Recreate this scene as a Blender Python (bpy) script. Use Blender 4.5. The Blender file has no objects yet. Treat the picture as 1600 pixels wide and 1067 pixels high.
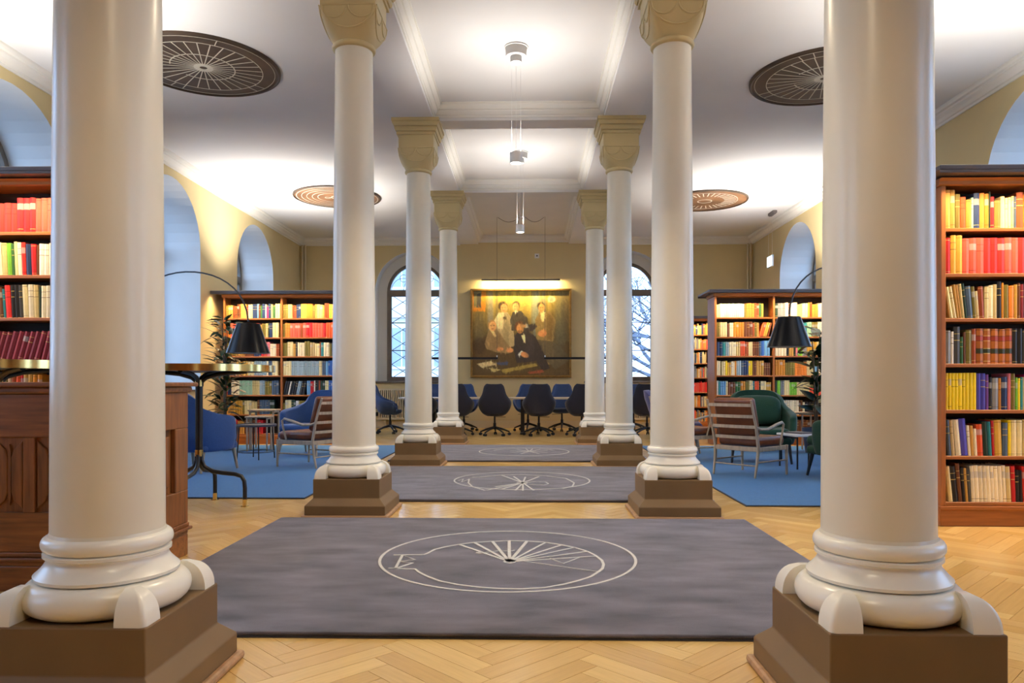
import bpy, bmesh, math, random
import numpy as np
from mathutils import Vector, Matrix
random.seed(7)
PI = math.pi
S = bpy.context.scene
COL = S.collection
# ---------------------------------------------------------------- camera, world, exposure
F_PX, HZ, CAMX, CAMH = 1150.0, 600.0, 0.1358, 1.05
YAW = 0.0231
cam_d = bpy.data.cameras.new('camera')
cam = bpy.data.objects.new('camera', cam_d); COL.objects.link(cam)
cam.location = (CAMX, 0, CAMH); cam.rotation_euler = (PI / 2, 0, YAW)
cam_d.sensor_fit = 'HORIZONTAL'; cam_d.sensor_width = 36.0
cam_d.lens = 36.0 * F_PX / 1600.0
cam_d.shift_y = (HZ - 533.5) / 1600.0
cam_d.clip_start = 0.05; cam_d.clip_end = 300
S.camera = cam
S.view_settings.view_transform = 'Standard'
S.view_settings.look = 'None'
S.view_settings.exposure = 0.40
S.view_settings.gamma = 1.0
S.view_settings.use_curve_mapping = False
W = bpy.data.worlds.new('sky'); S.world = W; W.use_nodes = True
bg = W.node_tree.nodes['Background']
bg.inputs[0].default_value = (0.42, 0.62, 1.0, 1)
bg.inputs[1].default_value = 5.5
try:
    S.cycles.use_denoising = True
    S.cycles.max_bounces = 8; S.cycles.diffuse_bounces = 5; S.cycles.glossy_bounces = 3
    S.cycles.transparent_max_bounces = 12; S.cycles.sample_clamp_indirect = 6.0
    S.cycles.caustics_reflective = False; S.cycles.caustics_refractive = False
except Exception: pass
LP = dict(pend_up=56.0, pend_dn=120.0, case_up=76.0, case_dn=32.0, picture=60.0)   # lamp powers in watts
WARM = (1.0, 0.70, 0.36); SOFT = (1.0, 0.86, 0.66); NEUT = (1.0, 0.94, 0.87)

def pix(px, py, D=None, Z=None):
    """photo pixel -> a point of the room, on depth Y=D or on height Z (used to read off measurements)"""
    xc = (px - 800.0) / F_PX; zc = -(py - HZ) / F_PX
    dx = xc * math.cos(YAW) - math.sin(YAW); dy = xc * math.sin(YAW) + math.cos(YAW)
    t = (D / dy) if D is not None else (Z - CAMH) / zc
    return Vector((CAMX + t * dx, t * dy, CAMH + t * zc))

# ---------------------------------------------------------------- materials
def lin(r, g, b):
    f = lambda c: (c / 255 / 12.92) if c / 255 <= 0.04045 else ((c / 255 + 0.055) / 1.055) ** 2.4
    return (f(r), f(g), f(b), 1.0)
MATS = {}
def base_mat(name):
    m = bpy.data.materials.new(name); m.use_nodes = True
    MATS[name] = m
    return m, m.node_tree.nodes, m.node_tree.links, m.node_tree.nodes['Principled BSDF']
def mat(name, c, rough=0.5, metal=0.0, var=0.06, scale=6.0, stretch=(1, 1, 1), bump=0.0, bscale=60.0, sheen=0.0, coat=0.0, spec=0.5):
    m, N, L, P = base_mat(name)
    P.inputs['Roughness'].default_value = rough; P.inputs['Metallic'].default_value = metal
    P.inputs['Specular IOR Level'].default_value = spec
    if sheen: P.inputs['Sheen Weight'].default_value = sheen; P.inputs['Sheen Roughness'].default_value = 0.4
    if coat: P.inputs['Coat Weight'].default_value = coat; P.inputs['Coat Roughness'].default_value = 0.15
    tc = N.new('ShaderNodeTexCoord'); mp = N.new('ShaderNodeMapping'); mp.inputs['Scale'].default_value = stretch
    L.new(tc.outputs['Object'], mp.inputs[0])
    nz = N.new('ShaderNodeTexNoise'); nz.inputs['Scale'].default_value = scale; nz.inputs['Detail'].default_value = 5
    L.new(mp.outputs[0], nz.inputs['Vector'])
    rp = N.new('ShaderNodeValToRGB')
    rp.color_ramp.elements[0].position = 0.3; rp.color_ramp.elements[1].position = 0.7
    rp.color_ramp.elements[0].color = tuple(x * (1 - var) for x in c[:3]) + (1,)
    rp.color_ramp.elements[1].color = tuple(min(1, x * (1 + var)) for x in c[:3]) + (1,)
    L.new(nz.outputs['Fac'], rp.inputs[0]); L.new(rp.outputs[0], P.inputs['Base Color'])
    if bump:
        n2 = N.new('ShaderNodeTexNoise'); n2.inputs['Scale'].default_value = bscale; n2.inputs['Detail'].default_value = 3
        L.new(mp.outputs[0], n2.inputs['Vector'])
        b = N.new('ShaderNodeBump'); b.inputs['Strength'].default_value = bump; b.inputs['Distance'].default_value = 0.01
        L.new(n2.outputs['Fac'], b.inputs['Height']); L.new(b.outputs[0], P.inputs['Normal'])
    return m
def glow(name, c, s):
    m, N, L, P = base_mat(name)
    P.inputs['Base Color'].default_value = c; P.inputs['Emission Color'].default_value = c; P.inputs['Emission Strength'].default_value = s
    return m
def attr_mat(name, rough=0.5, var=0.12, scale=40, sheen=0.0):
    """colour stored per face (painted canvas, printed book cloth) with a little grain"""
    m, N, L, P = base_mat(name); P.inputs['Roughness'].default_value = rough
    a = N.new('ShaderNodeAttribute'); a.attribute_name = 'col'
    tc = N.new('ShaderNodeTexCoord'); nz = N.new('ShaderNodeTexNoise'); nz.inputs['Scale'].default_value = scale; nz.inputs['Detail'].default_value = 4
    L.new(tc.outputs['Object'], nz.inputs['Vector'])
    mr = N.new('ShaderNodeMapRange'); mr.inputs[3].default_value = 1 - var; mr.inputs[4].default_value = 1 + var
    L.new(nz.outputs['Fac'], mr.inputs[0])
    mx = N.new('ShaderNodeMix'); mx.data_type = 'RGBA'; mx.blend_type = 'MULTIPLY'; mx.inputs[0].default_value = 1
    L.new(a.outputs['Color'], mx.inputs[6]); L.new(mr.outputs[0], mx.inputs[7]); L.new(mx.outputs[2], P.inputs['Base Color'])
    return m
mat('wall_paint', (0.66, 0.535, 0.28, 1), 0.75, var=0.03, scale=2, bump=0.05, bscale=90)
mat('niche_paint', (0.74, 0.73, 0.69, 1), 0.75, var=0.03, scale=2)
mat('ceiling_paint', (0.80, 0.79, 0.78, 1), 0.8, var=0.02, scale=1.5)
mat('moulding_paint', (0.82, 0.80, 0.74, 1), 0.6, var=0.02, scale=4)
mat('shaft_paint', (0.79, 0.725, 0.575, 1), 0.30, var=0.035, scale=3, bump=0.02, bscale=40)
mat('column_paint', (0.87, 0.83, 0.72, 1), 0.27, var=0.035, scale=3, bump=0.02, bscale=40)
mat('capital_warm_lit', (0.62, 0.50, 0.25, 1), 0.5, var=0.03, scale=5)  # column cream with the warm indirect light put into the colour
mat('plinth_paint', (0.185, 0.108, 0.042, 1), 0.5, var=0.06, scale=5)
mat('trim_wood', (0.42, 0.24, 0.12, 1), 0.5, var=0.2, scale=5, stretch=(1, 8, 8))
mat('oak', (0.33, 0.110, 0.024, 1), 0.42, var=0.17, scale=4, stretch=(1, 10, 14))
mat('oak_upright', (0.33, 0.110, 0.024, 1), 0.42, var=0.17, scale=4, stretch=(12, 12, 1))
mat('case_back', (0.035, 0.02, 0.012, 1), 0.7, var=0.2)
mat('lid_paint', (0.12, 0.105, 0.11, 1), 0.45, var=0.05)
mat('cabinet_wood', (0.25, 0.088, 0.022, 1), 0.38, var=0.35, scale=3.5, stretch=(12, 12, 1))
mat('cabinet_wood_cross', (0.25, 0.088, 0.022, 1), 0.38, var=0.35, scale=3.5, stretch=(1, 10, 12))
mat('joint', (0.42, 0.24, 0.08, 1), 0.8)
mat('rug_pile', (0.124, 0.110, 0.134, 1), 0.95, var=0.6, scale=2.4, stretch=(1, 2.4, 1), bump=0.5, bscale=220, sheen=0.45)
mat('rug_line', (0.62, 0.60, 0.56, 1), 0.9, var=0.1, scale=30, sheen=0.2)
mat('rug_edge', (0.05, 0.045, 0.05, 1), 0.95)
mat('carpet_blue', (0.022, 0.158, 0.42, 1), 0.9, var=0.2, scale=60, bump=0.4, bscale=200, sheen=0.25)
mat('blue_fabric', (0.028, 0.085, 0.27, 1), 0.85, var=0.12, scale=80, bump=0.2, bscale=300, sheen=0.3)
mat('navy_fabric', (0.014, 0.017, 0.036, 1), 0.85, var=0.12, scale=80, bump=0.2, bscale=300, sheen=0.2)
mat('midblue_fabric', (0.035, 0.07, 0.19, 1), 0.85, var=0.12, scale=80, bump=0.2, bscale=300, sheen=0.2)
mat('green_fabric', (0.008, 0.052, 0.030, 1), 0.85, var=0.15, scale=80, bump=0.2, bscale=300, sheen=0.2)
mat('violet_fabric', (0.06, 0.06, 0.17, 1), 0.85, var=0.12, scale=80, sheen=0.2)
mat('leather', (0.17, 0.048, 0.014, 1), 0.38, var=0.25, scale=8, bump=0.15, bscale=60)
mat('pale_wood', (0.42, 0.34, 0.255, 1), 0.5, var=0.18, scale=6, stretch=(6, 6, 1))
mat('black_metal', (0.012, 0.012, 0.014, 1), 0.32, var=0.05)
mat('black_plastic', (0.010, 0.010, 0.012, 1), 0.5, var=0.05)
mat('shade_black', (0.006, 0.007, 0.010, 1), 0.28, var=0.05, spec=0.14)
mat('shade_inside', (0.65, 0.62, 0.58, 1), 0.6)
mat('brass', (0.78, 0.56, 0.20, 1), 0.16, metal=1.0, var=0.08, scale=14, stretch=(3, 3, 0.3))
mat('table_dark', (0.05, 0.06, 0.085, 1), 0.35, var=0.1)
mat('table_white', (0.70, 0.71, 0.74, 1), 0.4, var=0.03)
mat('conference_top', (0.62, 0.52, 0.40, 1), 0.35, var=0.1, scale=3, stretch=(1, 8, 8))
mat('white_metal', (0.84, 0.83, 0.81, 1), 0.45, var=0.02)
mat('radiator_paint', (0.62, 0.53, 0.35, 1), 0.5, var=0.03)
mat('window_wood', (0.135, 0.105, 0.075, 1), 0.5, var=0.12, scale=6)
mat('lead', (0.06, 0.06, 0.065, 1), 0.5)
mat('frame_gold', (0.30, 0.17, 0.045, 1), 0.35, metal=0.6, var=0.25, scale=12)
mat('disc_paint', (0.060, 0.036, 0.020, 1), 0.55, var=0.5, scale=2.2)
mat('disc_paint_copper', (0.17, 0.085, 0.04, 1), 0.5, var=0.5, scale=2.2)
mat('disc_line', (0.62, 0.58, 0.48, 1), 0.6, var=0.1)
mat('leaf', (0.012, 0.045, 0.012, 1), 0.3, var=0.4, scale=6)
mat('bark', (0.10, 0.065, 0.035, 1), 0.8, var=0.3, scale=12)
mat('pot_paint', (0.03, 0.05, 0.10, 1), 0.5)
mat('soil', (0.03, 0.02, 0.012, 1), 0.95)
mat('page_paper', (0.62, 0.54, 0.38, 1), 0.8, var=0.15, scale=60, stretch=(30, 1, 1))
mat('facade', (0.74, 0.73, 0.68, 1), 0.8, var=0.06)
mat('facade_dark', (0.30, 0.36, 0.42, 1), 0.3)
mat('facade_red', (0.42, 0.13, 0.07, 1), 0.8)
mat('street', (0.22, 0.22, 0.22, 1), 0.9, var=0.15)
mat('twig', (0.20, 0.22, 0.27, 1), 0.9, var=0.2)
glow('lamp_glow', (1.0, 0.93, 0.82, 1), 6.0)
glow('led_glow', (1.0, 0.78, 0.46, 1), 3.0)
glow('sign_glow', (0.72, 0.95, 0.95, 1), 2.2)
attr_mat('book_cloth', 0.55, 0.14, 50)
attr_mat('canvas_paint', 0.45, 0.25, 22)
# glass: thin pane, mostly see-through, with a mirror-like sheen at grazing angles
m, N, L, P = base_mat('pane_glass')
tr = N.new('ShaderNodeBsdfTransparent'); tr.inputs[0].default_value = (0.93, 0.96, 0.97, 1)
gl = N.new('ShaderNodeBsdfGlossy'); gl.inputs['Roughness'].default_value = 0.03
lw = N.new('ShaderNodeLayerWeight'); lw.inputs[0].default_value = 0.5; pw_ = N.new('ShaderNodeMath'); pw_.operation = 'POWER'; pw_.inputs[1].default_value = 5.0; L.new(lw.outputs['Facing'], pw_.inputs[0])
fr = N.new('ShaderNodeMapRange'); fr.inputs[3].default_value = 0.03; fr.inputs[4].default_value = 0.6; L.new(pw_.outputs[0], fr.inputs[0])
mxs = N.new('ShaderNodeMixShader'); L.new(fr.outputs[0], mxs.inputs[0]); L.new(tr.outputs[0], mxs.inputs[1]); L.new(gl.outputs[0], mxs.inputs[2])
L.new(mxs.outputs[0], N['Material Output'].inputs[0])
# parquet: tone per plank, grain along the plank from its UV
m, N, L, P = base_mat('parquet')
P.inputs['Roughness'].default_value = 0.27; P.inputs['Coat Weight'].default_value = 0.25; P.inputs['Coat Roughness'].default_value = 0.12
at = N.new('ShaderNodeAttribute'); at.attribute_name = 'tone'; oi = N.new('ShaderNodeObjectInfo')
ad = N.new('ShaderNodeMath'); ad.operation = 'ADD'; L.new(at.outputs['Fac'], ad.inputs[0]); L.new(oi.outputs['Random'], ad.inputs[1])
fc = N.new('ShaderNodeMath'); fc.operation = 'FRACT'; L.new(ad.outputs[0], fc.inputs[0])
rp = N.new('ShaderNodeValToRGB'); e = rp.color_ramp.elements
e[0].color = (0.66, 0.41, 0.125, 1); e[1].color = (0.82, 0.56, 0.21, 1)
x = rp.color_ramp.elements.new(0.5); x.color = (0.70, 0.45, 0.16, 1)
L.new(fc.outputs[0], rp.inputs[0])
uv = N.new('ShaderNodeUVMap'); uv.uv_map = 'UVMap'; mp = N.new('ShaderNodeMapping'); mp.inputs['Scale'].default_value = (3, 45, 1)
L.new(uv.outputs[0], mp.inputs[0]); nz = N.new('ShaderNodeTexNoise'); nz.inputs['Scale'].default_value = 1.5; nz.inputs['Detail'].default_value = 5
cmb = N.new('ShaderNodeVectorMath'); cmb.operation = 'ADD'; L.new(mp.outputs[0], cmb.inputs[0])
sc_ = N.new('ShaderNodeMath'); sc_.operation = 'MULTIPLY'; sc_.inputs[1].default_value = 80; L.new(ad.outputs[0], sc_.inputs[0])
L.new(sc_.outputs[0], cmb.inputs[1]); L.new(cmb.outputs[0], nz.inputs['Vector'])
mr = N.new('ShaderNodeMapRange'); mr.inputs[3].default_value = 0.86; mr.inputs[4].default_value = 1.12; L.new(nz.outputs['Fac'], mr.inputs[0])
mx = N.new('ShaderNodeMix'); mx.data_type = 'RGBA'; mx.blend_type = 'MULTIPLY'; mx.inputs[0].default_value = 1
L.new(rp.outputs[0], mx.inputs[6]); L.new(mr.outputs[0], mx.inputs[7]); L.new(mx.outputs[2], P.inputs['Base Color'])

# ---------------------------------------------------------------- mesh helpers
class MB:
    def __init__(s): s.v = []; s.f = []; s.c = []; s.cur = None
    def add(s, vs, fs):
        o = len(s.v); s.v += [tuple(p) for p in vs]; s.f += [tuple(i + o for i in f) for f in fs]
        s.c += [s.cur] * len(fs); return s
    def box(s, x0, x1, y0, y1, z0, z1, M=None):
        vs = [(x, y, z) for x in (x0, x1) for y in (y0, y1) for z in (z0, z1)]
        if M is not None: vs = [M @ Vector(p) for p in vs]
        return s.add(vs, [(0, 1, 3, 2), (4, 6, 7, 5), (0, 4, 5, 1), (2, 3, 7, 6), (0, 2, 6, 4), (1, 5, 7, 3)])
    def prism(s, poly, a0, a1, axis='y', M=None):
        """polygon of (p,q) pairs pushed along an axis: y -> (p,a,q), x -> (a,p,q), z -> (p,q,a)"""
        mk = {'y': lambda p, q, a: (p, a, q), 'x': lambda p, q, a: (a, p, q), 'z': lambda p, q, a: (p, q, a)}[axis]
        n = len(poly); vs = [mk(p, q, a0) for p, q in poly] + [mk(p, q, a1) for p, q in poly]
        if M is not None: vs = [M @ Vector(p) for p in vs]
        fs = [tuple(range(n)), tuple(range(2 * n - 1, n - 1, -1))] + [(i, i + n, (i + 1) % n + n, (i + 1) % n) for i in range(n)]
        return s.add(vs, fs)
    def lathe(s, prof, n=32, c=(0, 0, 0), cap=True):
        vs = []; fs = []; k = len(prof)
        for r, z in prof:
            for i in range(n):
                a = 2 * PI * i / n; vs.append((c[0] + r * math.cos(a), c[1] + r * math.sin(a), c[2] + z))
        for j in range(k - 1):
            for i in range(n):
                fs.append((j * n + i, j * n + (i + 1) % n, (j + 1) * n + (i + 1) % n, (j + 1) * n + i))
        if cap:
            fs.append(tuple(range(n - 1, -1, -1))); fs.append(tuple((k - 1) * n + i for i in range(n)))
        return s.add(vs, fs)
    def tube(s, path, r, n=8, closed=False, cap=True):
        P = [Vector(p) for p in path]; k = len(P); vs = []; fs = []
        rs = r if isinstance(r, (list, tuple)) else [r] * k
        t0 = (P[1] - P[0]).normalized(); up = Vector((0, 0, 1)) if abs(t0.z) < 0.9 else Vector((1, 0, 0))
        nrm = t0.cross(up).normalized()
        for i in range(k):
            a = P[(i - 1) % k] if (closed or i > 0) else P[i]; b = P[(i + 1) % k] if (closed or i < k - 1) else P[i]
            t = (b - a).normalized(); nrm = (nrm - t * nrm.dot(t))
            nrm = nrm.normalized() if nrm.length > 1e-6 else t.orthogonal().normalized()
            bn = t.cross(nrm)
            for j in range(n):
                q = 2 * PI * j / n; vs.append(P[i] + (nrm * math.cos(q) + bn * math.sin(q)) * rs[i])
        for i in range(k if closed else k - 1):
            for j in range(n):
                i2 = (i + 1) % k
                fs.append((i * n + j, i * n + (j + 1) % n, i2 * n + (j + 1) % n, i2 * n + j))
        if cap and not closed:
            fs.append(tuple(range(n - 1, -1, -1))); fs.append(tuple((k - 1) * n + j for j in range(n)))
        return s.add(vs, fs)
    def ribbon(s, pts, w, z0, z1, closed=False):
        """flat raised line of width w along (x,y) points"""
        n = len(pts); vs = []
        for i in range(n):
            a = pts[(i - 1) % n] if (closed or i > 0) else pts[i]; b = pts[(i + 1) % n] if (closed or i < n - 1) else pts[i]
            t = Vector((b[0] - a[0], b[1] - a[1])); t = t.normalized() if t.length > 0 else Vector((1, 0))
            q = Vector((-t.y, t.x)) * (w / 2)
            vs += [(pts[i][0] + q.x, pts[i][1] + q.y, z0), (pts[i][0] + q.x, pts[i][1] + q.y, z1), (pts[i][0] - q.x, pts[i][1] - q.y, z1), (pts[i][0] - q.x, pts[i][1] - q.y, z0)]
        fs = []
        for i in range(n if closed else n - 1):
            o = 4 * i; p = 4 * ((i + 1) % n)
            fs += [(o + 1, o + 2, p + 2, p + 1), (o, o + 1, p + 1, p), (o + 2, o + 3, p + 3, p + 2)]
        return s.add(vs, fs)
    def pillow(s, rx, ry, rz, M, e=0.55, n=24, k=14):
        vs = []; fs = []; g = lambda v, p: math.copysign(abs(v) ** p, v)
        for j in range(k + 1):
            a = -PI / 2 + PI * j / k
            for i in range(n):
                t = 2 * PI * i / n
                u = 2 * PI * i / n
                vs.append(M @ Vector((rx * g(math.cos(u), e) * g(math.cos(a), 0.8), ry * g(math.sin(a), 1.0), rz * g(math.sin(u), e) * g(math.cos(a), 0.8))))
        for j in range(k):
            for i in range(n): fs.append((j * n + i, (j + 1) * n + i, (j + 1) * n + (i + 1) % n, j * n + (i + 1) % n))
        return s.add(vs, fs)
    def mesh(s, name, m, smooth=None):
        me = bpy.data.meshes.new(name); me.from_pydata(s.v, [], s.f)
        me.materials.append(MATS[m])
        if smooth is not None:
            me.polygons.foreach_set('use_smooth', [True] * len(me.polygons)); me.update()
            me.set_sharp_from_angle(angle=math.radians(smooth))
        if s.c and s.c[0] is not None:
            at = me.attributes.new('col', 'FLOAT_COLOR', 'CORNER'); d = []
            for p, c in zip(me.polygons, s.c): d += list(c[:3]) * 0 + [x for _ in range(p.loop_total) for x in (c[0], c[1], c[2], 1.0)]
            at.data.foreach_set('color', d)
        me.update(); return me
    def build(s, name, m, parent=None, loc=(0, 0, 0), rz=0.0, smooth=None, bevel=None, solid=None, sub=0, fix=False):
        o = bpy.data.objects.new(name, s.mesh(name, m, smooth)); COL.objects.link(o)
        if fix:
            b = bmesh.new(); b.from_mesh(o.data); bmesh.ops.recalc_face_normals(b, faces=b.faces); b.to_mesh(o.data); b.free()
        o.location = loc; o.rotation_euler = (0, 0, rz)
        if parent is not None: o.parent = parent
        if solid: q = o.modifiers.new('thick', 'SOLIDIFY'); q.thickness = solid; q.offset = 0
        if bevel: q = o.modifiers.new('round', 'BEVEL'); q.width = bevel[0]; q.segments = bevel[1]; q.limit_method = 'ANGLE'
        if sub: q = o.modifiers.new('soft', 'SUBSURF'); q.levels = sub; q.render_levels = sub
        return o
def tag(o, label=None, cat=None, group=None, kind=None):
    if label: o['label'] = label
    if cat: o['category'] = cat
    if group: o['group'] = group
    if kind: o['kind'] = kind
    return o
def thing(name, label=None, cat=None, loc=(0, 0, 0), rz=0.0, group=None, kind=None):
    o = bpy.data.objects.new(name, None); COL.objects.link(o); o.empty_display_size = 0.1
    o.location = loc; o.rotation_euler = (0, 0, rz); return tag(o, label, cat, group, kind)
def copy_tree(o, parent=None):
    c = o.copy(); COL.objects.link(c); c.parent = parent
    for ch in list(o.children): copy_tree(ch, c)
    return c
def lamp(name, kind, parent, loc, rot, power, color, size=(0.1, 0.1), spot=None, spread=None):
    d = bpy.data.lights.new(name, kind); d.energy = power; d.color = color
    if kind == 'AREA':
        d.shape = 'RECTANGLE'; d.size, d.size_y = size
        if spread: d.spread = spread
    else: d.shadow_soft_size = size[0]
    if kind == 'SPOT': d.spot_size = spot; d.spot_blend = 0.5
    o = bpy.data.objects.new(name, d); COL.objects.link(o); o.location = loc; o.rotation_euler = rot
    if parent: o.parent = parent
    return o
def arc(cx, cz, r, a0, a1, n):
    return [(cx + r * math.cos(a0 + (a1 - a0) * i / n), cz + r * math.sin(a0 + (a1 - a0) * i / n)) for i in range(n + 1)]

# ---------------------------------------------------------------- room measures
XL, XR, YB, YF = -5.37, 5.45, 17.6, -2.2           # walls
ZA, ZC, ZB = 4.53, 4.60, 4.40                       # aisle ceiling, coffer ceiling, beam soffit
CW, Y1, BAY = 1.295, 2.477, 3.513                     # half spacing of the columns, first pair, bay
PAIRS = [Y1 + BAY * i for i in range(4)]
NICHE = [0.695 + BAY * i for i in range(0, 5)]     # centres of the side-wall arches
# ---- floor: dark joint bed and a parquet of single planks
fb = MB(); fb.box(XL - 0.86, XR + 0.86, YF - 0.1, YB + 0.7, -0.2, -0.004)
floor = tag(fb.build('floor', 'joint'), kind='structure')
PL, PW = 0.552, 0.092
RUGS = [(-1.78, 1.78, 3.02, 5.64), (-1.78, 1.78, 6.53, 9.22), (-1.78, 1.78, 9.9, 12.45)]
BLUE = [(-5.1, -1.91, 6.67, 12.45), (1.99, 5.2, 6.34, 12.45)]
def plank_mesh(mb, M, L, w):
    e = 0.0006
    vs = [(-L / 2 + e, -w / 2 + e, -0.004), (L / 2 - e, -w / 2 + e, -0.004), (L / 2 - e, w / 2 - e, -0.004), (-L / 2 + e, w / 2 - e, -0.004),
          (-L / 2 + 2 * e, -w / 2 + 2 * e, 0), (L / 2 - 2 * e, -w / 2 + 2 * e, 0), (L / 2 - 2 * e, w / 2 - 2 * e, 0), (-L / 2 + 2 * e, w / 2 - 2 * e, 0)]
    mb.add([M @ Vector(p) for p in vs], [(4, 5, 6, 7), (0, 1, 5, 4), (1, 2, 6, 5), (2, 3, 7, 6), (3, 0, 4, 7)])
planks = []
R45 = Matrix.Rotation(PI / 4, 4, 'Z')
n6 = int(round(PL / PW))
for j in range(-40, 41):
    for i in range(-220, 221):
        bu, bv = i * PW + j * PL, i * PW - j * PL
        for (u, v, a) in ((bu + PL / 2, bv + PW / 2, 0), (bu + PL + PW / 2, bv + PW - PL / 2, PI / 2)):
            p = R45 @ Vector((u, v, 0)); p.y += 6.0
            if XL - 0.1 < p.x < XR + 0.1 and YF < p.y < YB + 0.05: planks.append((p, a + PI / 4))
def seen(p):
    if p.y < 1.6: return None
    for x0, x1, y0, y1 in RUGS + BLUE:
        if x0 < p.x < x1 and y0 < p.y < y1: return None
    t = p.y; px = 824 + (p.x - CAMX) * F_PX / t; py = HZ + CAMH * F_PX / t
    if not (-30 < px < 1630 and py < 1090): return None
    if p.x < -1.9 and p.y < 4.7: return None
    for yc in PAIRS:
        for sx in (-1, 1):
            if abs(p.x - sx * CW) < 0.30 and abs(p.y - yc) < 0.30: return None
    if p.x > 3.1 and p.y > 5.5: return None
    return t
vis = sorted([(seen(p), k) for k, (p, a) in enumerate(planks) if seen(p) is not None])[:300]
solo = set(k for _, k in vis)
pm = MB(); plank_mesh(pm, Matrix.Identity(4), PL, PW)
def plank_uv(me, n, tones):
    uvl = me.uv_layers.new(name='UVMap'); base = [(0, 0), (PL, 0), (PL, PW), (0, PW)]; d = []
    for k in range(n):
        for q in range(5):
            for c in base: d += [c[0], c[1]]
    uvl.data.foreach_set('uv', d)
    at = me.attributes.new('tone', 'FLOAT', 'FACE'); at.data.foreach_set('value', [t for t in tones for _ in range(5)])
pme = pm.mesh('plank', 'parquet'); plank_uv(pme, 1, [0.0])
for k in sorted(solo):
    p, a = planks[k]
    o = bpy.data.objects.new('plank', pme); COL.objects.link(o); o.location = p; o.rotation_euler = (0, 0, a); o.parent = floor
rm = MB(); tones = []
for k, (p, a) in enumerate(planks):
    if k not in solo:
        plank_mesh(rm, Matrix.Translation(p) @ Matrix.Rotation(a, 4, 'Z'), PL, PW); tones.append(random.random())
ro = rm.build('parquet_planks', 'parquet', floor); plank_uv(ro.data, len(tones), tones); tag(ro, kind='stuff')

# ---- walls with arched niches
def arch_wall(name, u0, u1, ztop, opens, thick, place, m='wall_paint'):
    """wall face along u at depth 0 with arched openings (centre, half width, sill z, spring z); place maps (u, depth, z) to the room"""
    mb = MB(); rv = MB(); n = 20
    def quad(t, pts): t.add([place(*p) for p in pts], [(0, 1, 2, 3)])
    cur = u0
    for c, hw, zs, zp in opens:
        quad(mb, [(cur, 0, 0), (c - hw, 0, 0), (c - hw, 0, ztop), (cur, 0, ztop)])
        quad(mb, [(c - hw, 0, 0), (c + hw, 0, 0), (c + hw, 0, zs), (c - hw, 0, zs)])
        pts = [(c - hw, zs)] + arc(c, zp, hw, PI, 0, n) + [(c + hw, zs)]
        for a, b in zip(pts[1:-2], pts[2:-1]):
            quad(mb, [(a[0], 0, a[1]), (b[0], 0, b[1]), (b[0], 0, ztop), (a[0], 0, ztop)])
        loop = pts + [pts[0]]
        for a, b in zip(loop[:-1], loop[1:]):
            quad(rv, [(a[0], 0, a[1]), (a[0], thick, a[1]), (b[0], thick, b[1]), (b[0], 0, b[1])])
        cur = c + hw
    quad(mb, [(cur, 0, 0), (u1, 0, 0), (u1, 0, ztop), (cur, 0, ztop)])
    # outer skin with the same holes, so that the wall is solid from outside too
    cur = u0
    for c, hw, zs, zp in opens:
        quad(mb, [(cur, thick, 0), (c - hw, thick, 0), (c - hw, thick, ztop), (cur, thick, ztop)])
        quad(mb, [(c - hw, thick, 0), (c + hw, thick, 0), (c + hw, thick, zs), (c - hw, thick, zs)])
        pts = arc(c, zp, hw, PI, 0, n)
        for a, b in zip(pts[:-1], pts[1:]):
            quad(mb, [(a[0], thick, a[1]), (b[0], thick, b[1]), (b[0], thick, ztop), (a[0], thick, ztop)])
        cur = c + hw
    quad(mb, [(cur, thick, 0), (u1, thick, 0), (u1, thick, ztop), (cur, thick, ztop)])
    w = tag(mb.build(name, m), kind='structure')
    if rv.v: rv.build('reveal', 'niche_paint', w, smooth=40)
    return w
HT = 4.75
side_op = [(y, 0.98, 0.95, 3.27) for y in NICHE]
arch_wall('wall_left', YF, YB, HT, side_op, 0.86, lambda u, d, z: (XL - d, u, z))
arch_wall('wall_right', YF, YB, HT, side_op, 0.86, lambda u, d, z: (XR + d, u, z))
BWIN = [(-2.61, 0.95, 1.12, 3.28), (2.47, 0.95, 1.12, 3.28)]
arch_wall('wall_back', XL, XR, HT, BWIN, 0.5, lambda u, d, z: (u, YB + d, z))
arch_wall('wall_front', XL, XR, HT, [], 0.5, lambda u, d, z: (u, YF - d, z), 'cabinet_wood')  # unseen wall behind the camera, set close and dark to cut bounced light
for nm, x0, x1, y0, y1 in (('left', XL, XL + 0.03, YF, YB), ('right', XR - 0.03, XR, YF, YB), ('back', XL + 0.03, XR - 0.03, YB - 0.03, YB)):
    b = MB(); b.box(x0, x1, y0, y1, 0, 0.14); b.box(x0, x1 if nm != 'left' else x1 - 0.01, y0, y1, 0.14, 0.17)
    tag(b.build('baseboard_' + nm, 'radiator_paint'), kind='structure')

# ---- ceiling: slabs, beams on the columns, mouldings, cornice
cb = MB()
BX0, BX1 = CW - 0.215, CW + 0.215
cb.box(XL - 0.86, -BX0, YF - 0.5, YB + 0.5, ZA, ZA + 0.3); cb.box(BX0, XR + 0.86, YF - 0.5, YB + 0.5, ZA, ZA + 0.3)
cb.box(-BX0, BX0, YF - 0.5, YB + 0.5, ZC, ZC + 0.3)
ceiling = tag(cb.build('ceiling', 'ceiling_paint'), kind='structure')
for sx in (-1, 1):
    b = MB(); b.box(min(sx * BX0, sx * BX1), max(sx * BX0, sx * BX1), YF, YB, ZB, ZC); b.build('beam', 'ceiling_paint', ceiling)
CB = 0.155
ends = [YF] + [Y1 - BAY] + PAIRS + [YB]
for yc in [Y1 - BAY] + PAIRS:
    b = MB(); b.box(-BX0, BX0, yc - CB, yc + CB, ZB, ZC); b.build('cross_beam', 'ceiling_paint', ceiling)
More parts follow.
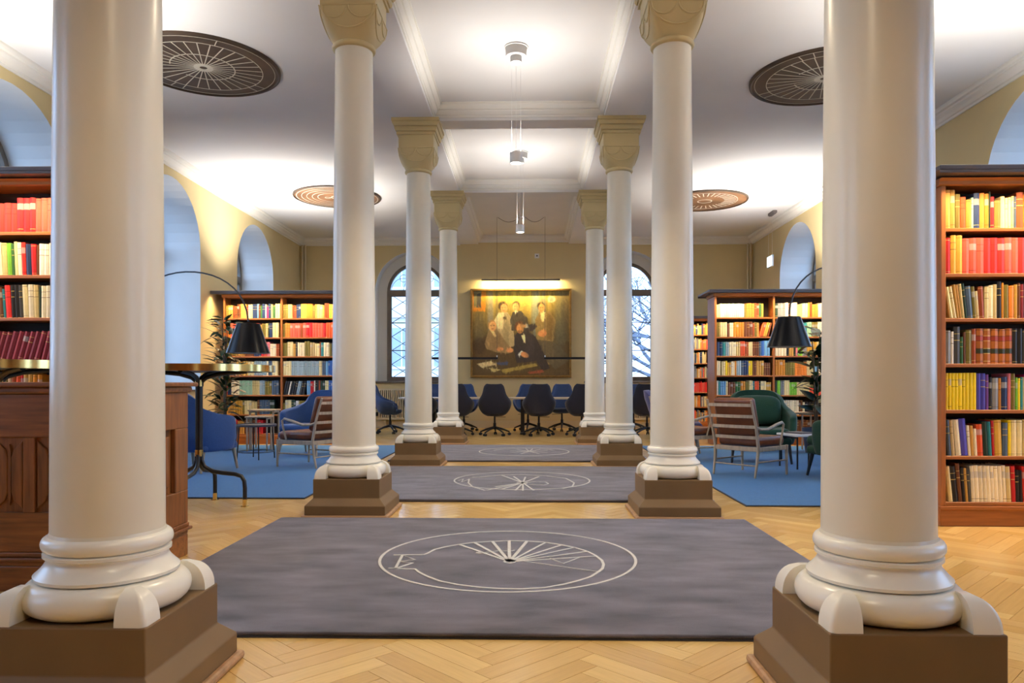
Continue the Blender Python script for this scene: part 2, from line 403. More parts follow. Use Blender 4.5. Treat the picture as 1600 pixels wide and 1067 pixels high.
MP = [(0, ZB + 0.035), (0.018, ZB + 0.035), (0.018, ZB + 0.06), (0.032, ZB + 0.066), (0.055, ZB + 0.10), (0.055, ZB + 0.118), (0.072, ZB + 0.122), (0.10, ZB + 0.165), (0.10, ZB + 0.185), (0.115, ZB + 0.185), (0.115, ZC), (0, ZC)]
for k in range(len(ends) - 1):
    y0 = ends[k] + (CB if k else 0); y1 = ends[k + 1] - (CB if k < len(ends) - 2 else 0)
    for sx in (-1, 1):
        b = MB(); b.prism([(sx * (BX0 - p), z) for p, z in MP], y0, y1, 'y'); b.build('moulding', 'moulding_paint', ceiling, fix=True)
    for ya, sg in ((y0, 1), (y1, -1)):
        b = MB(); b.prism([(ya + sg * p, z) for p, z in MP], -BX0, BX0, 'x'); b.build('moulding', 'moulding_paint', ceiling, fix=True)
CP = [(0, 4.37), (0.02, 4.37), (0.025, 4.395), (0.05, 4.40), (0.075, 4.43), (0.11, 4.455), (0.115, 4.475), (0.15, 4.48), (0.16, 4.505), (0.16, ZA + 0.01), (0, ZA + 0.01)]
for x, sg in ((XL, 1), (XR, -1)):
    b = MB(); b.prism([(x + sg * p, z) for p, z in CP], YF, YB, 'y'); b.build('cornice', 'moulding_paint', ceiling, fix=True)
for x0, x1 in ((XL, -BX1), (BX1, XR)):
    b = MB(); b.prism([(YB - p, z) for p, z in CP], x0, x1, 'x'); b.build('cornice', 'moulding_paint', ceiling, fix=True)

# ---- windows
def window(name, place_loc, rz, hw, zs, zp, lattice):
    """arched window in local x (width), y (depth), z; frame, mullion, transom, bars, panes, lattice"""
    root = thing(name, loc=place_loc, rz=rz, kind='structure')
    fr = 0.075; n = 20
    out = [(-hw, zs)] + arc(0, zp, hw, PI, 0, n) + [(hw, zs)]
    inn = [(-hw + fr, zs + fr)] + arc(0, zp, hw - fr, PI, 0, n) + [(hw - fr, zs + fr)]
    m = MB(); k = len(out)
    for i in range(k):
        j = (i + 1) % k; q = [out[i], out[j], inn[j], inn[i]]
        m.prism(q, -0.04, 0.04, 'y')
    m.build('frame', 'window_wood', root, fix=True)
    b = MB(); b.box(-hw + fr, hw - fr, -0.05, 0.05, zp - 0.06, zp + 0.06); b.build('transom', 'window_wood', root)
    b = MB(); b.box(-0.04, 0.04, -0.045, 0.045, zs + fr, zp - 0.06); b.build('mullion', 'window_wood', root)
    for sx in (-1, 1):
        x0, x1 = sorted((sx * 0.04, sx * (hw - fr))); z0, z1 = zs + fr, zp - 0.06
        b = MB(); w = 0.035
        b.box(x0, x0 + w, -0.03, 0.03, z0, z1); b.box(x1 - w, x1, -0.03, 0.03, z0, z1); b.box(x0 + w, x1 - w, -0.03, 0.03, z0, z0 + w); b.box(x0 + w, x1 - w, -0.03, 0.03, z1 - w, z1)
        b.build('casement', 'window_wood', root)
        for q in (1, 2):
            zz = z0 + (z1 - z0) * q / 3
            b = MB(); b.box(x0 + w, x1 - w, -0.012, 0.012, zz - 0.011, zz + 0.011); b.build('glazing_bar', 'lead', root)
        for q in range(3):
            za, zb = z0 + (z1 - z0) * q / 3, z0 + (z1 - z0) * (q + 1) / 3
            g = MB(); g.box(x0 + w, x1 - w, -0.003, 0.003, za + 0.012, zb - 0.012); g.build('pane', 'pane_glass', root)
            if lattice:
                l = MB(); cx = (x0 + x1) / 2; hx = (x1 - x0) / 2 - w
                for s2 in (0, 1):
                    zc0 = za + (zb - za) * s2 / 2; zc1 = za + (zb - za) * (s2 + 1) / 2
                    l.tube([(cx - hx, 0, zc0), (cx + hx, 0, zc1)], 0.0085, 5); l.tube([(cx + hx, 0, zc0), (cx - hx, 0, zc1)], 0.0085, 5)
                l.build('lattice', 'lead', root)
    g = MB(); g.prism(arc(0, zp + 0.06, hw - fr - 0.01, 0, PI, 20), -0.003, 0.003, 'y'); g.build('pane', 'pane_glass', root, fix=True)
    if lattice:
        l = MB(); R = hw - fr
        for cx, cz, r in ((-R * 0.5, zp + 0.06, R * 0.46), (R * 0.5, zp + 0.06, R * 0.46), (0, zp + 0.06, R * 0.5)):
            l.tube([(x, 0, z) for x, z in arc(cx, cz, r, 0, PI, 14)], 0.007, 5)
        for cx, cz, r in ((0, zp + R * 0.72, R * 0.2), (-R * 0.5, zp + R * 0.55, R * 0.14), (R * 0.5, zp + R * 0.55, R * 0.14)):
            l.tube([(x, 0, z) for x, z in arc(cx, cz, r, 0, 2 * PI, 14)[:-1]], 0.007, 5, closed=True)
        l.build('tracery', 'lead', root)
    return root
k = 1
for x, hw, zs, zp in BWIN:
    r = window('window_%d' % k, (x, YB + 0.34, 0), 0, 0.72, 1.12, 3.28, True); k += 1
    pl = MB()
    out = [(-0.96, 1.10)] + arc(0, 3.28, 0.96, PI, 0, 20) + [(0.96, 1.10)]; inn = [(-0.715, 1.12)] + arc(0, 3.28, 0.715, PI, 0, 20) + [(0.715, 1.12)]
    for i in range(len(out) - 1): pl.prism([out[i], out[i + 1], inn[i + 1], inn[i]], 0.0, 0.12, 'y')
    pl.build('surround', 'niche_paint', r, fix=True)
    sb = MB(); sb.box(-1.02, 1.02, -0.40, -0.02, 1.07, 1.12); sb.build('window_sill', 'window_wood', r, bevel=(0.008, 2))
for y in NICHE:
    for x, rz in ((XL - 0.72, PI / 2), (XR + 0.72, -PI / 2)):
        r = window('window_%d' % k, (x, y, 0), rz, 0.975, 0.96, 3.27, False); k += 1
        sb = MB(); sb.box(-0.97, 0.97, -0.75, -0.05, 0.93, 0.958); sb.build('window_sill', 'window_wood', r, bevel=(0.008, 2))
def portal(loc, rot, sx, sy):
    d = bpy.data.lights.new('window_portal', 'AREA'); d.shape = 'RECTANGLE'; d.size = sx; d.size_y = sy
    d.cycles.is_portal = True
    o = bpy.data.objects.new('window_portal', d); COL.objects.link(o); o.location = loc; o.rotation_euler = rot
for y in NICHE:
    portal((XL - 0.84, y, 2.6), (PI / 2, 0, -PI / 2), 2.0, 3.4); portal((XR + 0.84, y, 2.6), (PI / 2, 0, PI / 2), 2.0, 3.4)
for x, *_ in BWIN: portal((x, YB + 0.48, 2.55), (PI / 2, 0, PI), 1.5, 2.9)

# ---------------------------------------------------------------- columns
def superel(a, n, th):
    c, s_ = abs(math.cos(th)), abs(math.sin(th)); return a / ((c ** n + s_ ** n) ** (1 / n))
def capital_mesh():
    m = MB(); N = 64; prof = []
    for i in range(15):
        t = i / 14; prof.append((0.158 + 0.070 * math.sin(t * PI / 2) ** 0.9, 2 + 14 * t ** 1.6, 3.80 + 0.235 * t))
    prof.append((0.228, 24, 4.21))
    vs = []; fs = []
    for a, n, z in prof:
        for i in range(N):
            th = 2 * PI * i / N; r = superel(a, n, th); vs.append((r * math.cos(th), r * math.sin(th), z))
    for j in range(len(prof) - 1):
        for i in range(N): fs.append((j * N + i, j * N + (i + 1) % N, (j + 1) * N + (i + 1) % N, (j + 1) * N + i))
    fs.append(tuple((len(prof) - 1) * N + i for i in range(N)))
    m.add(vs, fs); return m
def face_depth(x, z):
    t = min(1, max(0, (z - 3.80) / 0.235)); a = 0.158 + 0.070 * math.sin(t * PI / 2) ** 0.9; n = 2 + 14 * t ** 1.6
    q = min(0.999, abs(x) / a); return a * (1 - q ** n) ** (1 / n)
def column(x, y, label):
    root = thing('column', label, 'column', (x, y, 0), group='columns in two rows')
    m = MB(); m.box(-.338, .338, -.338, .338, 0, 0.03); m.build('floor_trim', 'trim_wood', root, bevel=(0.012, 2))
    m = MB(); a, b = 0.315, 0.262
    def ring(h, z): return [(-h, -h, z), (h, -h, z), (h, h, z), (-h, h, z)]
    vs = ring(a, 0.03) + ring(a, 0.102) + ring(b + 0.004, 0.152) + ring(b, 0.156) + ring(b, 0.305)
    fs = [(3, 2, 1, 0), (16, 17, 18, 19)] + [(4 * j + i, 4 * j + (i + 1) % 4, 4 * j + 4 + (i + 1) % 4, 4 * j + 4 + i) for j in range(4) for i in range(4)]
    m.add(vs, fs); m.build('plinth', 'plinth_paint', root, bevel=(0.005, 2))
    # base: big lower torus, scotia, fillet, upper torus
    pr = [(0.20, 0.303)]
    for i in range(11):
        q = -PI / 2 + PI * i / 10; pr.append((0.205 + 0.054 * math.cos(q), 0.357 + 0.052 * math.sin(q)))
    pr += [(0.212, 0.411), (0.221, 0.414), (0.222, 0.424), (0.214, 0.431)]
    for i in range(1, 8):
        t = i / 8; pr.append((0.214 - 0.030 * math.sin(t * PI / 2), 0.431 + 0.047 * t))
    pr += [(0.186, 0.480), (0.195, 0.484), (0.195, 0.494), (0.186, 0.499)]
    for i in range(9):
        q = -PI / 2 + PI * i / 8; pr.append((0.180 + 0.021 * math.cos(q), 0.524 + 0.025 * math.sin(q)))
    pr += [(0.176, 0.551)]
    m = MB(); m.lathe(pr, 56); base = m.build('base', 'column_paint', root, smooth=50)
    for cx, cy in ((1, 1), (1, -1), (-1, 1), (-1, -1)):
        s = MB(); vs = []; fs = []; L0 = 0.076; o = b - 0.004 - L0; nn = 9; q = 7
        for i in range(nn + 1):
            h = i / nn; sz = L0 * max(0.02, 1 - h ** 2.2) ** 0.5; z = 0.304 + 0.105 * h
            rd = sz * 0.25
            loop = [(o - 0.02, o - 0.02), (o + sz, o - 0.02)] + [(o + sz - rd + rd * math.cos(t), o + sz - rd + rd * math.sin(t)) for t in [PI / 2 * k / (q - 1) for k in range(q)]] + [(o - 0.02, o + sz)]
            vs += [(cx * p, cy * r_, z) for p, r_ in loop]
        nl = q + 3
        for i in range(nn):
            for j in range(nl): fs.append((i * nl + j, i * nl + (j + 1) % nl, (i + 1) * nl + (j + 1) % nl, (i + 1) * nl + j))
        fs.append(tuple(nn * nl + j for j in range(nl)))
        s.add(vs, fs); s.build('corner_spur', 'column_paint', base, smooth=60, fix=True)
    pr = [(0.180, 0.545), (0.176, 0.56)]
    for i in range(13):
        t = i / 12; pr.append((0.175 - 0.024 * t ** 1.25, 0.56 + (3.77 - 0.56) * t))
    m = MB(); m.lathe(pr, 56); m.build('shaft', 'shaft_paint', root, smooth=40)
    pr = [(0.15, 3.755)] + [(0.155 + 0.020 * math.cos(q), 3.782 + 0.022 * math.sin(q)) for q in [-PI / 2 + PI * i / 8 for i in range(9)]] + [(0.15, 3.81)]
    m = MB(); m.lathe(pr, 48); m.build('neck_ring', 'capital_warm_lit', root, smooth=50)
    cap = capital_mesh().build('capital', 'capital_warm_lit', root, smooth=35)
    s = MB()
    for f in range(4):
        M = Matrix.Rotation(f * PI / 2, 4, 'Z')
        for cx, cz, r in ((-0.11, 4.035, 0.105), (0.11, 4.035, 0.105), (0, 4.035, 0.205)):
            P_ = []
            for i in range(17):
                t = PI + PI * i / 16; xx = cx + r * math.cos(t); zz = cz + r * (0.85 if r < 0.2 else 0.78) * math.sin(t)
                P_.append(M @ Vector((xx, -face_depth(xx, zz) - 0.001, zz)))
            s.tube(P_, 0.0075, 6)
        s.tube([M @ Vector((-0.215, -0.229, 4.04)), M @ Vector((0.215, -0.229, 4.04))], 0.006, 5)
    s.build('carved_scallops', 'capital_warm_lit', cap)
    m = MB()
    st = [(0.228, 4.203), (0.243, 4.206), (0.243, 4.236), (0.234, 4.238), (0.234, 4.246), (0.254, 4.248), (0.266, 4.272), (0.266, 4.296), (0.254, 4.298), (0.254, 4.307), (0.274, 4.309), (0.292, 4.34), (0.292, 4.352), (0.284, 4.354), (0.284, 4.361), (0.300, 4.363), (0.300, ZB)]
    vs = []
    for h, z in st: vs += ring(h, z)
    fs = [(3, 2, 1, 0)] + [(4 * j + i, 4 * j + (i + 1) % 4, 4 * j + 4 + (i + 1) % 4, 4 * j + 4 + i) for j in range(len(st) - 1) for i in range(4)] + [tuple(4 * (len(st) - 1) + i for i in range(4))]
    m.add(vs, fs); m.build('abacus', 'capital_warm_lit', root)
    return root
ORD = ['nearest', 'second', 'third', 'farthest']
ce = ['nearest the camera, beside the carved cabinet', 'second from the camera, beside the leather chair', 'third from the camera, before the arched window', 'farthest from the camera, beside the painting']
ce2 = ['nearest the camera, beside the tall bookcase', 'second from the camera, beside the leather chair', 'third from the camera, before the arched window', 'farthest from the camera, beside the painting']
for i, y in enumerate(PAIRS):
    column(-CW, y, 'white column of the left row, ' + ce[i]); column(CW, y, 'white column of the right row, ' + ce2[i])

# ---------------------------------------------------------------- rugs
def circle(cx, cy, r, n=64): return [(cx + r * math.cos(2 * PI * i / n), cy + r * math.sin(2 * PI * i / n)) for i in range(n)]
def rug(label, x0, x1, y0, y1):
    root = thing('rug', label, 'rug', ((x0 + x1) / 2, (y0 + y1) / 2, 0), group='grey rugs down the nave')
    hx, hy = (x1 - x0) / 2, (y1 - y0) / 2
    b = MB(); b.box(-hx, hx, -hy, hy, 0.001, 0.006); b.build('backing', 'rug_edge', root)
    b = MB(); b.box(-hx + 0.004, hx - 0.004, -hy + 0.004, hy - 0.004, 0.006, 0.024); b.build('pile', 'rug_pile', root, bevel=(0.009, 3))
    return root
LW, RZ0, RZ1 = 0.016, 0.022, 0.0275
def line(root, pts, closed=False, w=LW):
    c = root.location; m = MB(); m.ribbon([(p[0] - c.x, p[1] - c.y) for p in pts], w, RZ0, RZ1, closed); m.build('pattern_line', 'rug_line', root)
def c4(x, y): return tuple(pix(590 + x * 0.2625, 840 + y * 0.2625, Z=0.026)[:2])
r1 = rug('grey rug nearest the camera with a large wheel drawing', *RUGS[0])
line(r1, circle(0.01, 4.37, 0.75), True)
hub = c4(785, 143)
inner = arc(0.01, 4.345, 0.565, math.radians(192), math.radians(192 + 333), 60)
line(r1, [c4(95, 103), c4(200, 102), c4(275, 101), c4(300, 92), c4(340, 70), c4(400, 55), c4(485, 40), c4(575, 28), c4(683, 22), c4(783, 18), c4(890, 20), c4(1000, 28), c4(1095, 43), c4(1170, 58), c4(1250, 82), c4(1295, 105), c4(1335, 135), c4(1345, 160), c4(1338, 185), c4(1312, 205), c4(1270, 232), c4(1200, 255), c4(1110, 277), c4(1000, 297), c4(850, 306), c4(700, 302), c4(600, 295), c4(480, 280), c4(370, 258), c4(290, 228), c4(245, 205), c4(225, 187), c4(65, 182)])
for ex, ey in ((485, 40), (575, 28), (683, 22), (783, 18), (890, 20), (1000, 28), (1095, 43), (1170, 58), (1250, 82), (1295, 110)):
    line(r1, [hub, c4(ex, ey)], w=0.02 if ex < 1000 else 0.014)
line(r1, [c4(870, 140), c4(1310, 202)], w=0.008)
line(r1, [c4(585, 92), c4(640, 88), c4(720, 78), c4(800, 80), c4(815, 74)], w=0.009)
line(r1, [c4(1025, 122), c4(1105, 154), c4(1200, 118)], w=0.009)
line(r1, [c4(105, 185), c4(148, 103), c4(222, 131), c4(130, 141), c4(208, 150), c4(105, 185)])
line(r1, circle(hub[0], hub[1], 0.03, 20), True, 0.014)
line(r1, circle(hub[0] - 0.19, hub[1] + 0.22, 0.012, 10), True, 0.02)
r2 = rug('grey rug in the middle with a smaller spoked wheel drawing', *RUGS[1])
def c5(x, y): return tuple(pix(590 + x * 0.2625, 690 + y * 0.2624, Z=0.026)[:2])
line(r2, circle(0.06, 7.86, 0.72), True)
line(r2, [c5(*q) for q in ((560, 212), (610, 210), (660, 205), (740, 198), (860, 196), (1000, 203), (1120, 218), (1170, 245), (1160, 265), (1100, 280))])
line(r2, [c5(*q) for q in ((545, 222), (540, 245), (565, 268), (640, 290))])
for q in ((740, 200), (810, 207), (880, 210), (960, 208), (930, 290), (865, 292), (820, 290), (735, 284), (650, 288), (700, 268)): line(r2, [c5(865, 245), c5(*q)], w=0.018)
line(r2, [c5(*q) for q in ((865, 245), (940, 238), (1000, 240), (1018, 250), (990, 258), (900, 252))], w=0.012)
line(r2, [c5(480, 232), c5(510, 222), c5(500, 240), c5(540, 225)], w=0.012)
line(r2, circle(*c5(860, 246), 0.05, 20), True)
r3 = rug('grey rug farthest from the camera, before the conference table', *RUGS[2])
line(r3, circle(0.06, 11.2, 0.68), True, 0.02)
line(r3, arc(0.06, 11.2, 0.5, 0.4, 2.8, 24), w=0.018)
for a in (20, 55, 80, 100, 130, 165, 200, 245, 300, 335): line(r3, [(0.14, 11.2), (0.14 + 0.3 * math.cos(math.radians(a)), 11.2 + 0.45 * math.sin(math.radians(a)))], w=0.018)
for (x0, x1, y0, y1), lb in zip(BLUE, ('flat woven blue carpet under the seating group left of the columns', 'flat woven blue carpet under the seating group right of the columns')):
    root = thing('carpet', lb, 'carpet', ((x0 + x1) / 2, (y0 + y1) / 2, 0), group='blue carpets'); hx, hy = (x1 - x0) / 2, (y1 - y0) / 2
    b = MB(); b.box(-hx, hx, -hy, hy, 0.001, 0.010); b.build('binding', 'rug_edge', root)
    b = MB(); b.box(-hx + 0.012, hx - 0.012, -hy + 0.012, hy - 0.012, 0.010, 0.013); b.build('weave', 'carpet_blue', root)

# ---------------------------------------------------------------- bookcases and books
SH = [0.18, 0.52, 0.86, 1.20, 1.535, 1.865, 2.20]
def bookcase(label, x0, x1, y, depth, h, nsec, lid=None, z_scale=1.0, lights=True, both=True, up=True):
    """stands at front plane y, faces -Y; lid=(xa,xb) range of the lamp lid"""
    cx = (x0 + x1) / 2; root = thing('bookcase', label, 'bookcase', (cx, y, 0))
    hw = (x1 - x0) / 2; t = 0.035; zs = [z * z_scale for z in SH]; top = h - 0.10
    b = MB(); b.box(-hw, hw, 0.012, depth - 0.012, 0, zs[0] - 0.055); b.box(-hw - 0.012, hw + 0.012, -0.006, depth + 0.006, zs[0] - 0.055, zs[0] - 0.028); b.build('base', 'oak', root, bevel=(0.005, 2))
    for i in range(nsec + 1):
        x = -hw + (2 * hw - t) * i / nsec
        b = MB(); b.box(x, x + t, 0, depth, zs[0] - 0.028, top); b.build('side_panel' if i in (0, nsec) else 'divider', 'oak_upright', root, bevel=(0.004, 1))
    b = MB(); b.box(-hw + t, hw - t, depth / 2 - 0.01 if both else depth - 0.02, depth / 2 + 0.01 if both else depth - 0.005, zs[0] - 0.028, top); b.build('back_panel', 'case_back', root)
    sw = (2 * hw - t) / nsec
    for i in range(nsec):
        xa = -hw + sw * i + t; xb = -hw + sw * (i + 1)
        for z in zs:
            b = MB(); b.box(xa, xb, 0.008, depth - 0.008, z - 0.026, z); b.build('shelf', 'oak', root, bevel=(0.003, 1))
    b = MB(); b.prism([(0.0, top), (-0.012, top + 0.008), (-0.012, top + 0.03), (-0.035, top + 0.05), (depth + 0.035, top + 0.05), (depth + 0.012, top + 0.03), (depth, top)], -hw - 0.02, hw + 0.02, 'x'); b.build('cornice', 'oak', root, fix=True)
    la, lb = lid if lid else (x0 - 0.08, x1 + 0.08)
    la -= cx; lb -= cx
    b = MB(); b.box(la, lb, -0.19, depth + 0.19, h - 0.035, h); b.box(la, lb, -0.19, -0.177, h - 0.058, h - 0.035); b.box(la, lb, depth + 0.177, depth + 0.19, h - 0.058, h - 0.035); b.build('lamp_lid', 'lid_paint', root, bevel=(0.004, 1))
    b = MB(); b.box(la + 0.05, lb - 0.05, depth / 2 - 0.12, depth / 2 + 0.12, top + 0.05, h - 0.035); b.build('lid_spacer', 'lid_paint', root)
    b = MB(); b.box(la + 0.03, lb - 0.03, -0.175, -0.150, h - 0.045, h - 0.035); b.build('light_strip', 'led_glow', root)
    if up: b = MB(); b.box(-hw + 0.4, hw - 0.4, depth / 2 - 0.05, depth / 2 + 0.05, h, h + 0.025); b.build('uplight_strip', 'led_glow', root)
    if lights:
        ln = lb - la - 0.1
        lamp('shelf_light', 'AREA', root, ((la + lb) / 2, -0.160, h - 0.048), (math.radians(4), 0, 0), LP['case_dn'] * ln / 2.2, WARM, (ln, 0.02), spread=math.radians(120))
        if up: lamp('uplight', 'AREA', root, (0, depth / 2, h + 0.03), (PI, 0, 0), LP['case_up'] * ln / 2.2, NEUT, (2 * hw - 0.9, 0.10), spread=math.radians(125))
    return dict(root=root, x0=x0, x1=x1, y=y, z=zs, t=t, sw=sw, n=nsec, cx=cx)
B_RN = bookcase('tall oak bookcase at the right edge beside the nearest column', 3.17, 5.37, 5.49, 0.5, 2.61, 2, (3.06, XR - 0.01))
B_LN = bookcase('tall oak bookcase at the left edge behind the carved cabinet', -5.30, -3.47, 5.78, 0.5, 2.73, 2, (XL + 0.01, -3.36), z_scale=1.03)
B_LB = bookcase('oak bookcase at the back of the left seating group', -5.21, -3.16, 12.75, 0.5, 2.66, 2, (XL + 0.01, -3.05))
B_RB = bookcase('oak bookcase at the back of the right seating group', 3.33, 5.36, 12.75, 0.5, 2.66, 2, (3.20, XR - 0.01))
B_RW = bookcase('oak bookcase standing against the back wall in the right corner', 3.46, 5.2, 17.24, 0.33, 2.62, 2, (3.42, 5.25), both=False, up=False)

C = dict(tan=(196, 150, 72), gold=(205, 160, 62), olive=(120, 108, 42), orangered=(226, 88, 40), orange=(222, 130, 48), mint=(150, 190, 165), navy=(28, 52, 98), amber=(200, 132, 36), black=(24, 22, 26),
         crimson=(190, 24, 34), red=(222, 44, 40), salmon=(228, 92, 74), green=(48, 98, 52), cream=(226, 212, 160), ivory=(238, 228, 196), grey=(128, 132, 138), slate=(70, 92, 118), rust=(150, 68, 26), brown=(104, 58, 28),
         leather=(172, 98, 30), darkgrey=(62, 62, 62), white=(232, 230, 220), yellow=(238, 210, 26), violet=(70, 66, 170), blue=(46, 96, 176), sky=(110, 165, 210), pink=(220, 120, 130), magenta=(205, 40, 110), teal=(38, 130, 140),
         purple=(108, 62, 140), maroon=(128, 34, 44), lime=(120, 190, 60), buff=(206, 186, 128), paleblue=(150, 175, 190), darkgreen=(32, 56, 40), beige=(186, 164, 118))
WORDS = dict(tan='tan', gold='golden', olive='olive', orangered='orange-red', orange='orange', mint='mint green', navy='navy', amber='amber', black='black', crimson='crimson', red='red', salmon='salmon red', green='green', cream='cream',
             ivory='ivory', grey='grey', slate='slate blue', rust='rust', brown='brown', leather='banded leather', darkgrey='charcoal', white='white', yellow='bright yellow', violet='violet', blue='blue', sky='sky blue', pink='pink',
             magenta='magenta', teal='teal', purple='purple', maroon='maroon', lime='lime green', buff='buff', paleblue='pale blue', darkgreen='dark green', beige='beige')
NTH = ['', 'first', 'second', 'third', 'fourth', 'fifth', 'sixth', 'seventh', 'eighth', 'ninth', 'tenth', 'eleventh', 'twelfth', 'thirteenth', 'fourteenth', 'fifteenth', 'sixteenth', 'seventeenth', 'eighteenth', 'nineteenth', 'twentieth',
       'twenty-first', 'twenty-second', 'twenty-third', 'twenty-fourth', 'twenty-fifth', 'twenty-sixth', 'twenty-seventh', 'twenty-eighth', 'twenty-ninth', 'thirtieth', 'thirty-first', 'thirty-second', 'thirty-third', 'thirty-fourth', 'thirty-fifth', 'thirty-sixth', 'thirty-seventh', 'thirty-eighth', 'thirty-ninth', 'fortieth']
def book_geo(mb, w, h, d, colname, M, rnd, pages=True):
    """cover with a rounded spine, printed bands and title block on it; front is -Y"""
    c = lin(*C[colname])[:3]; j = 1 + rnd.uniform(-0.14, 0.14); c = tuple(min(1, q * j) for q in c)
    lum = 0.3 * c[0] + 0.6 * c[1] + 0.1 * c[2]
    ink = (0.55, 0.40, 0.12) if lum < 0.18 else (c[0] * 0.35, c[1] * 0.3, c[2] * 0.3)
    if colname == 'leather': rows = [(0, c), (.06, ink), (.08, c), (.28, ink), (.30, (.03, .035, .01)), (.42, ink), (.44, c), (.64, ink), (.66, (.30, .03, .01)), (.78, ink), (.80, c), (.95, ink), (.97, c), (1, c)]
    else:
        sty = rnd.random()
        if sty < 0.35: rows = [(0, c), (.62, ink), (.64, c), (.80, ink), (.815, c), (1, c)]
        elif sty < 0.6: lab = tuple(q * 0.45 + 0.25 for q in c); rows = [(0, c), (.08, ink), (.095, c), (.66, lab), (.84, c), (1, c)]
        elif sty < 0.75: rows = [(0, c), (.05, ink), (.06, c), (.93, ink), (.945, c), (1, c)]
        else: rows = [(0, c), (1, c)]
    bul = min(0.006, w * 0.18); xs = [0, w * 0.12, w * 0.5, w * 0.88, w]; ys = [0.004, 0.0, -bul, 0.0, 0.004]
    for (z0, cc), (z1, _) in zip(rows[:-1], rows[1:]):
        mb.cur = cc
        for i in range(4):
            mb.add([M @ Vector(p) for p in ((xs[i], ys[i], z0 * h), (xs[i + 1], ys[i + 1], z0 * h), (xs[i + 1], ys[i + 1], z1 * h), (xs[i], ys[i], z1 * h))], [(0, 1, 2, 3)])
    mb.cur = c; b = min(0.003, w * 0.15)
    for xa, xb in ((0, b), (w - b, w)): mb.box(xa, xb, 0.004, d, 0, h, M)
    mb.add([M @ Vector(p) for p in ((0, 0.004, h), (xs[1], 0, h), (xs[2], -bul, h), (xs[3], 0, h), (w, 0.004, h), (w - b, 0.010, h), (b, 0.010, h))], [(0, 1, 2, 3, 4, 5, 6)])
    if pages:
        mb.cur = lin(205, 185, 140)[:3]; mb.box(b, w - b, 0.008, d - 0.004, 0.003, h - 0.004, M)
REST = MB()                      # every book past the three hundred that show largest
N_SOLO = [0]
def put_book(case, x, z, w, h, d, colname, lean, solo, rnd, label=None, group=None, setback=0.02):
    M = Matrix.Translation((x, case['y'] + setback, z)) @ Matrix.Rotation(lean, 4, 'Y')
    if lean < 0: pass
    if solo and N_SOLO[0] < 300:
        N_SOLO[0] += 1
        m = MB(); book_geo(m, w, h, d, colname, Matrix.Identity(4), rnd, pages=False)
        o = m.build('book', 'book_cloth'); o.matrix_world = M; tag(o, label, 'book', group)
        p = MB(); b = min(0.003, w * 0.15); p.box(b, w - b, 0.008, d - 0.004, 0.003, h - 0.004); p.build('pages', 'page_paper', o)
    else: book_geo(REST, w, h, d, colname, M, rnd)
def row(case, sec, shelf, spec, where, solo_to=None, solo_from=None, seed=0):
    """spec: list of (colour, count, width, height, lean deg); fills a shelf of a section from its left end"""
    rnd = random.Random(seed * 97 + sec * 13 + shelf)
    xa = case['x0'] + case['sw'] * sec + case['t'] + 0.004; xb = case['x0'] + case['sw'] * (sec + 1) - 0.004
    z = case['z'][shelf] + 0.0005; lim = (case['z'][shelf + 1] - 0.03 if shelf < 6 else case['z'][6] + 0.30) - z - 0.012
    x = xa; k = 0; prev = 0.0; hp = 0.0; names = ['bottom shelf', 'second shelf up', 'third shelf up', 'middle shelf', 'third shelf down', 'second shelf down', 'top shelf']
    for colname, cnt, w0, h0, ln in spec:
        for _ in range(cnt):
            w = w0 * rnd.uniform(0.9, 1.1); h = min(lim * 0.985, h0 * rnd.uniform(0.985, 1.015)); lean = math.radians(ln)
            if ln > 0: adv = w / math.cos(lean); xx = x; top = x + w * math.cos(lean) + h * math.sin(lean)      # leans right
            else: adv = w / math.cos(lean); xx = x; top = x + w
            if ln >= 0 and prev > lean: x += hp * (math.tan(prev) - math.tan(lean)); xx = x; top = x + w * math.cos(lean) + h * math.sin(lean)
            if ln < 0:                       # leans left: its foot stands right of the top
                xx = x + (h * math.sin(-lean) if prev >= 0 else max(0.0, h * (math.tan(-lean) - math.tan(-prev)))); adv = (xx - x) + w / math.cos(lean)
                top = xx + w
            dz = w * math.sin(lean) if lean > 0 else 0.0
            if max(top, xx + adv) > xb: return
            k += 1
            solo = (solo_to is None or xx < solo_to) and (solo_from is None or xx + w > solo_from) and where is not None
            lab = None
            if solo:
                lab = '%s book, %s from left on %s of %s' % (WORDS[colname], NTH[min(k, 40)], names[shelf], where)
            put_book(case, xx, z + dz + (0.0 if lean >= 0 else 0.0), w, h, min(0.21, h * 0.72), colname, lean, solo, rnd, lab, 'books in the ' + where if where else None)
            x = x + adv + rnd.uniform(0.0005, 0.002) if ln >= 0 else xx + w / math.cos(lean) + 0.001
            prev = lean; hp = h
def mixed(rnd, pal, n, wr=(0.02, 0.042), hr=(0.2, 0.27)):
    return [(rnd.choice(pal), 1, rnd.uniform(*wr), rnd.uniform(*hr), 0) for _ in range(n)]
WARMS = ['tan', 'olive', 'cream', 'amber', 'rust', 'brown', 'ivory', 'gold', 'green', 'slate', 'orange', 'crimson', 'buff', 'beige', 'navy', 'black', 'ivory', 'cream', 'paleblue', 'darkgreen']
R0 = random.Random(5)
def S_(s):
    """'tan 2 .04 .27' items separated by commas, optional lean"""
    out = []
    for it in s.split(','):
        q = it.split(); out.append((q[0], int(q[1]), float(q[2]), float(q[3]), float(q[4]) if len(q) > 4 else 0.0))
    return out
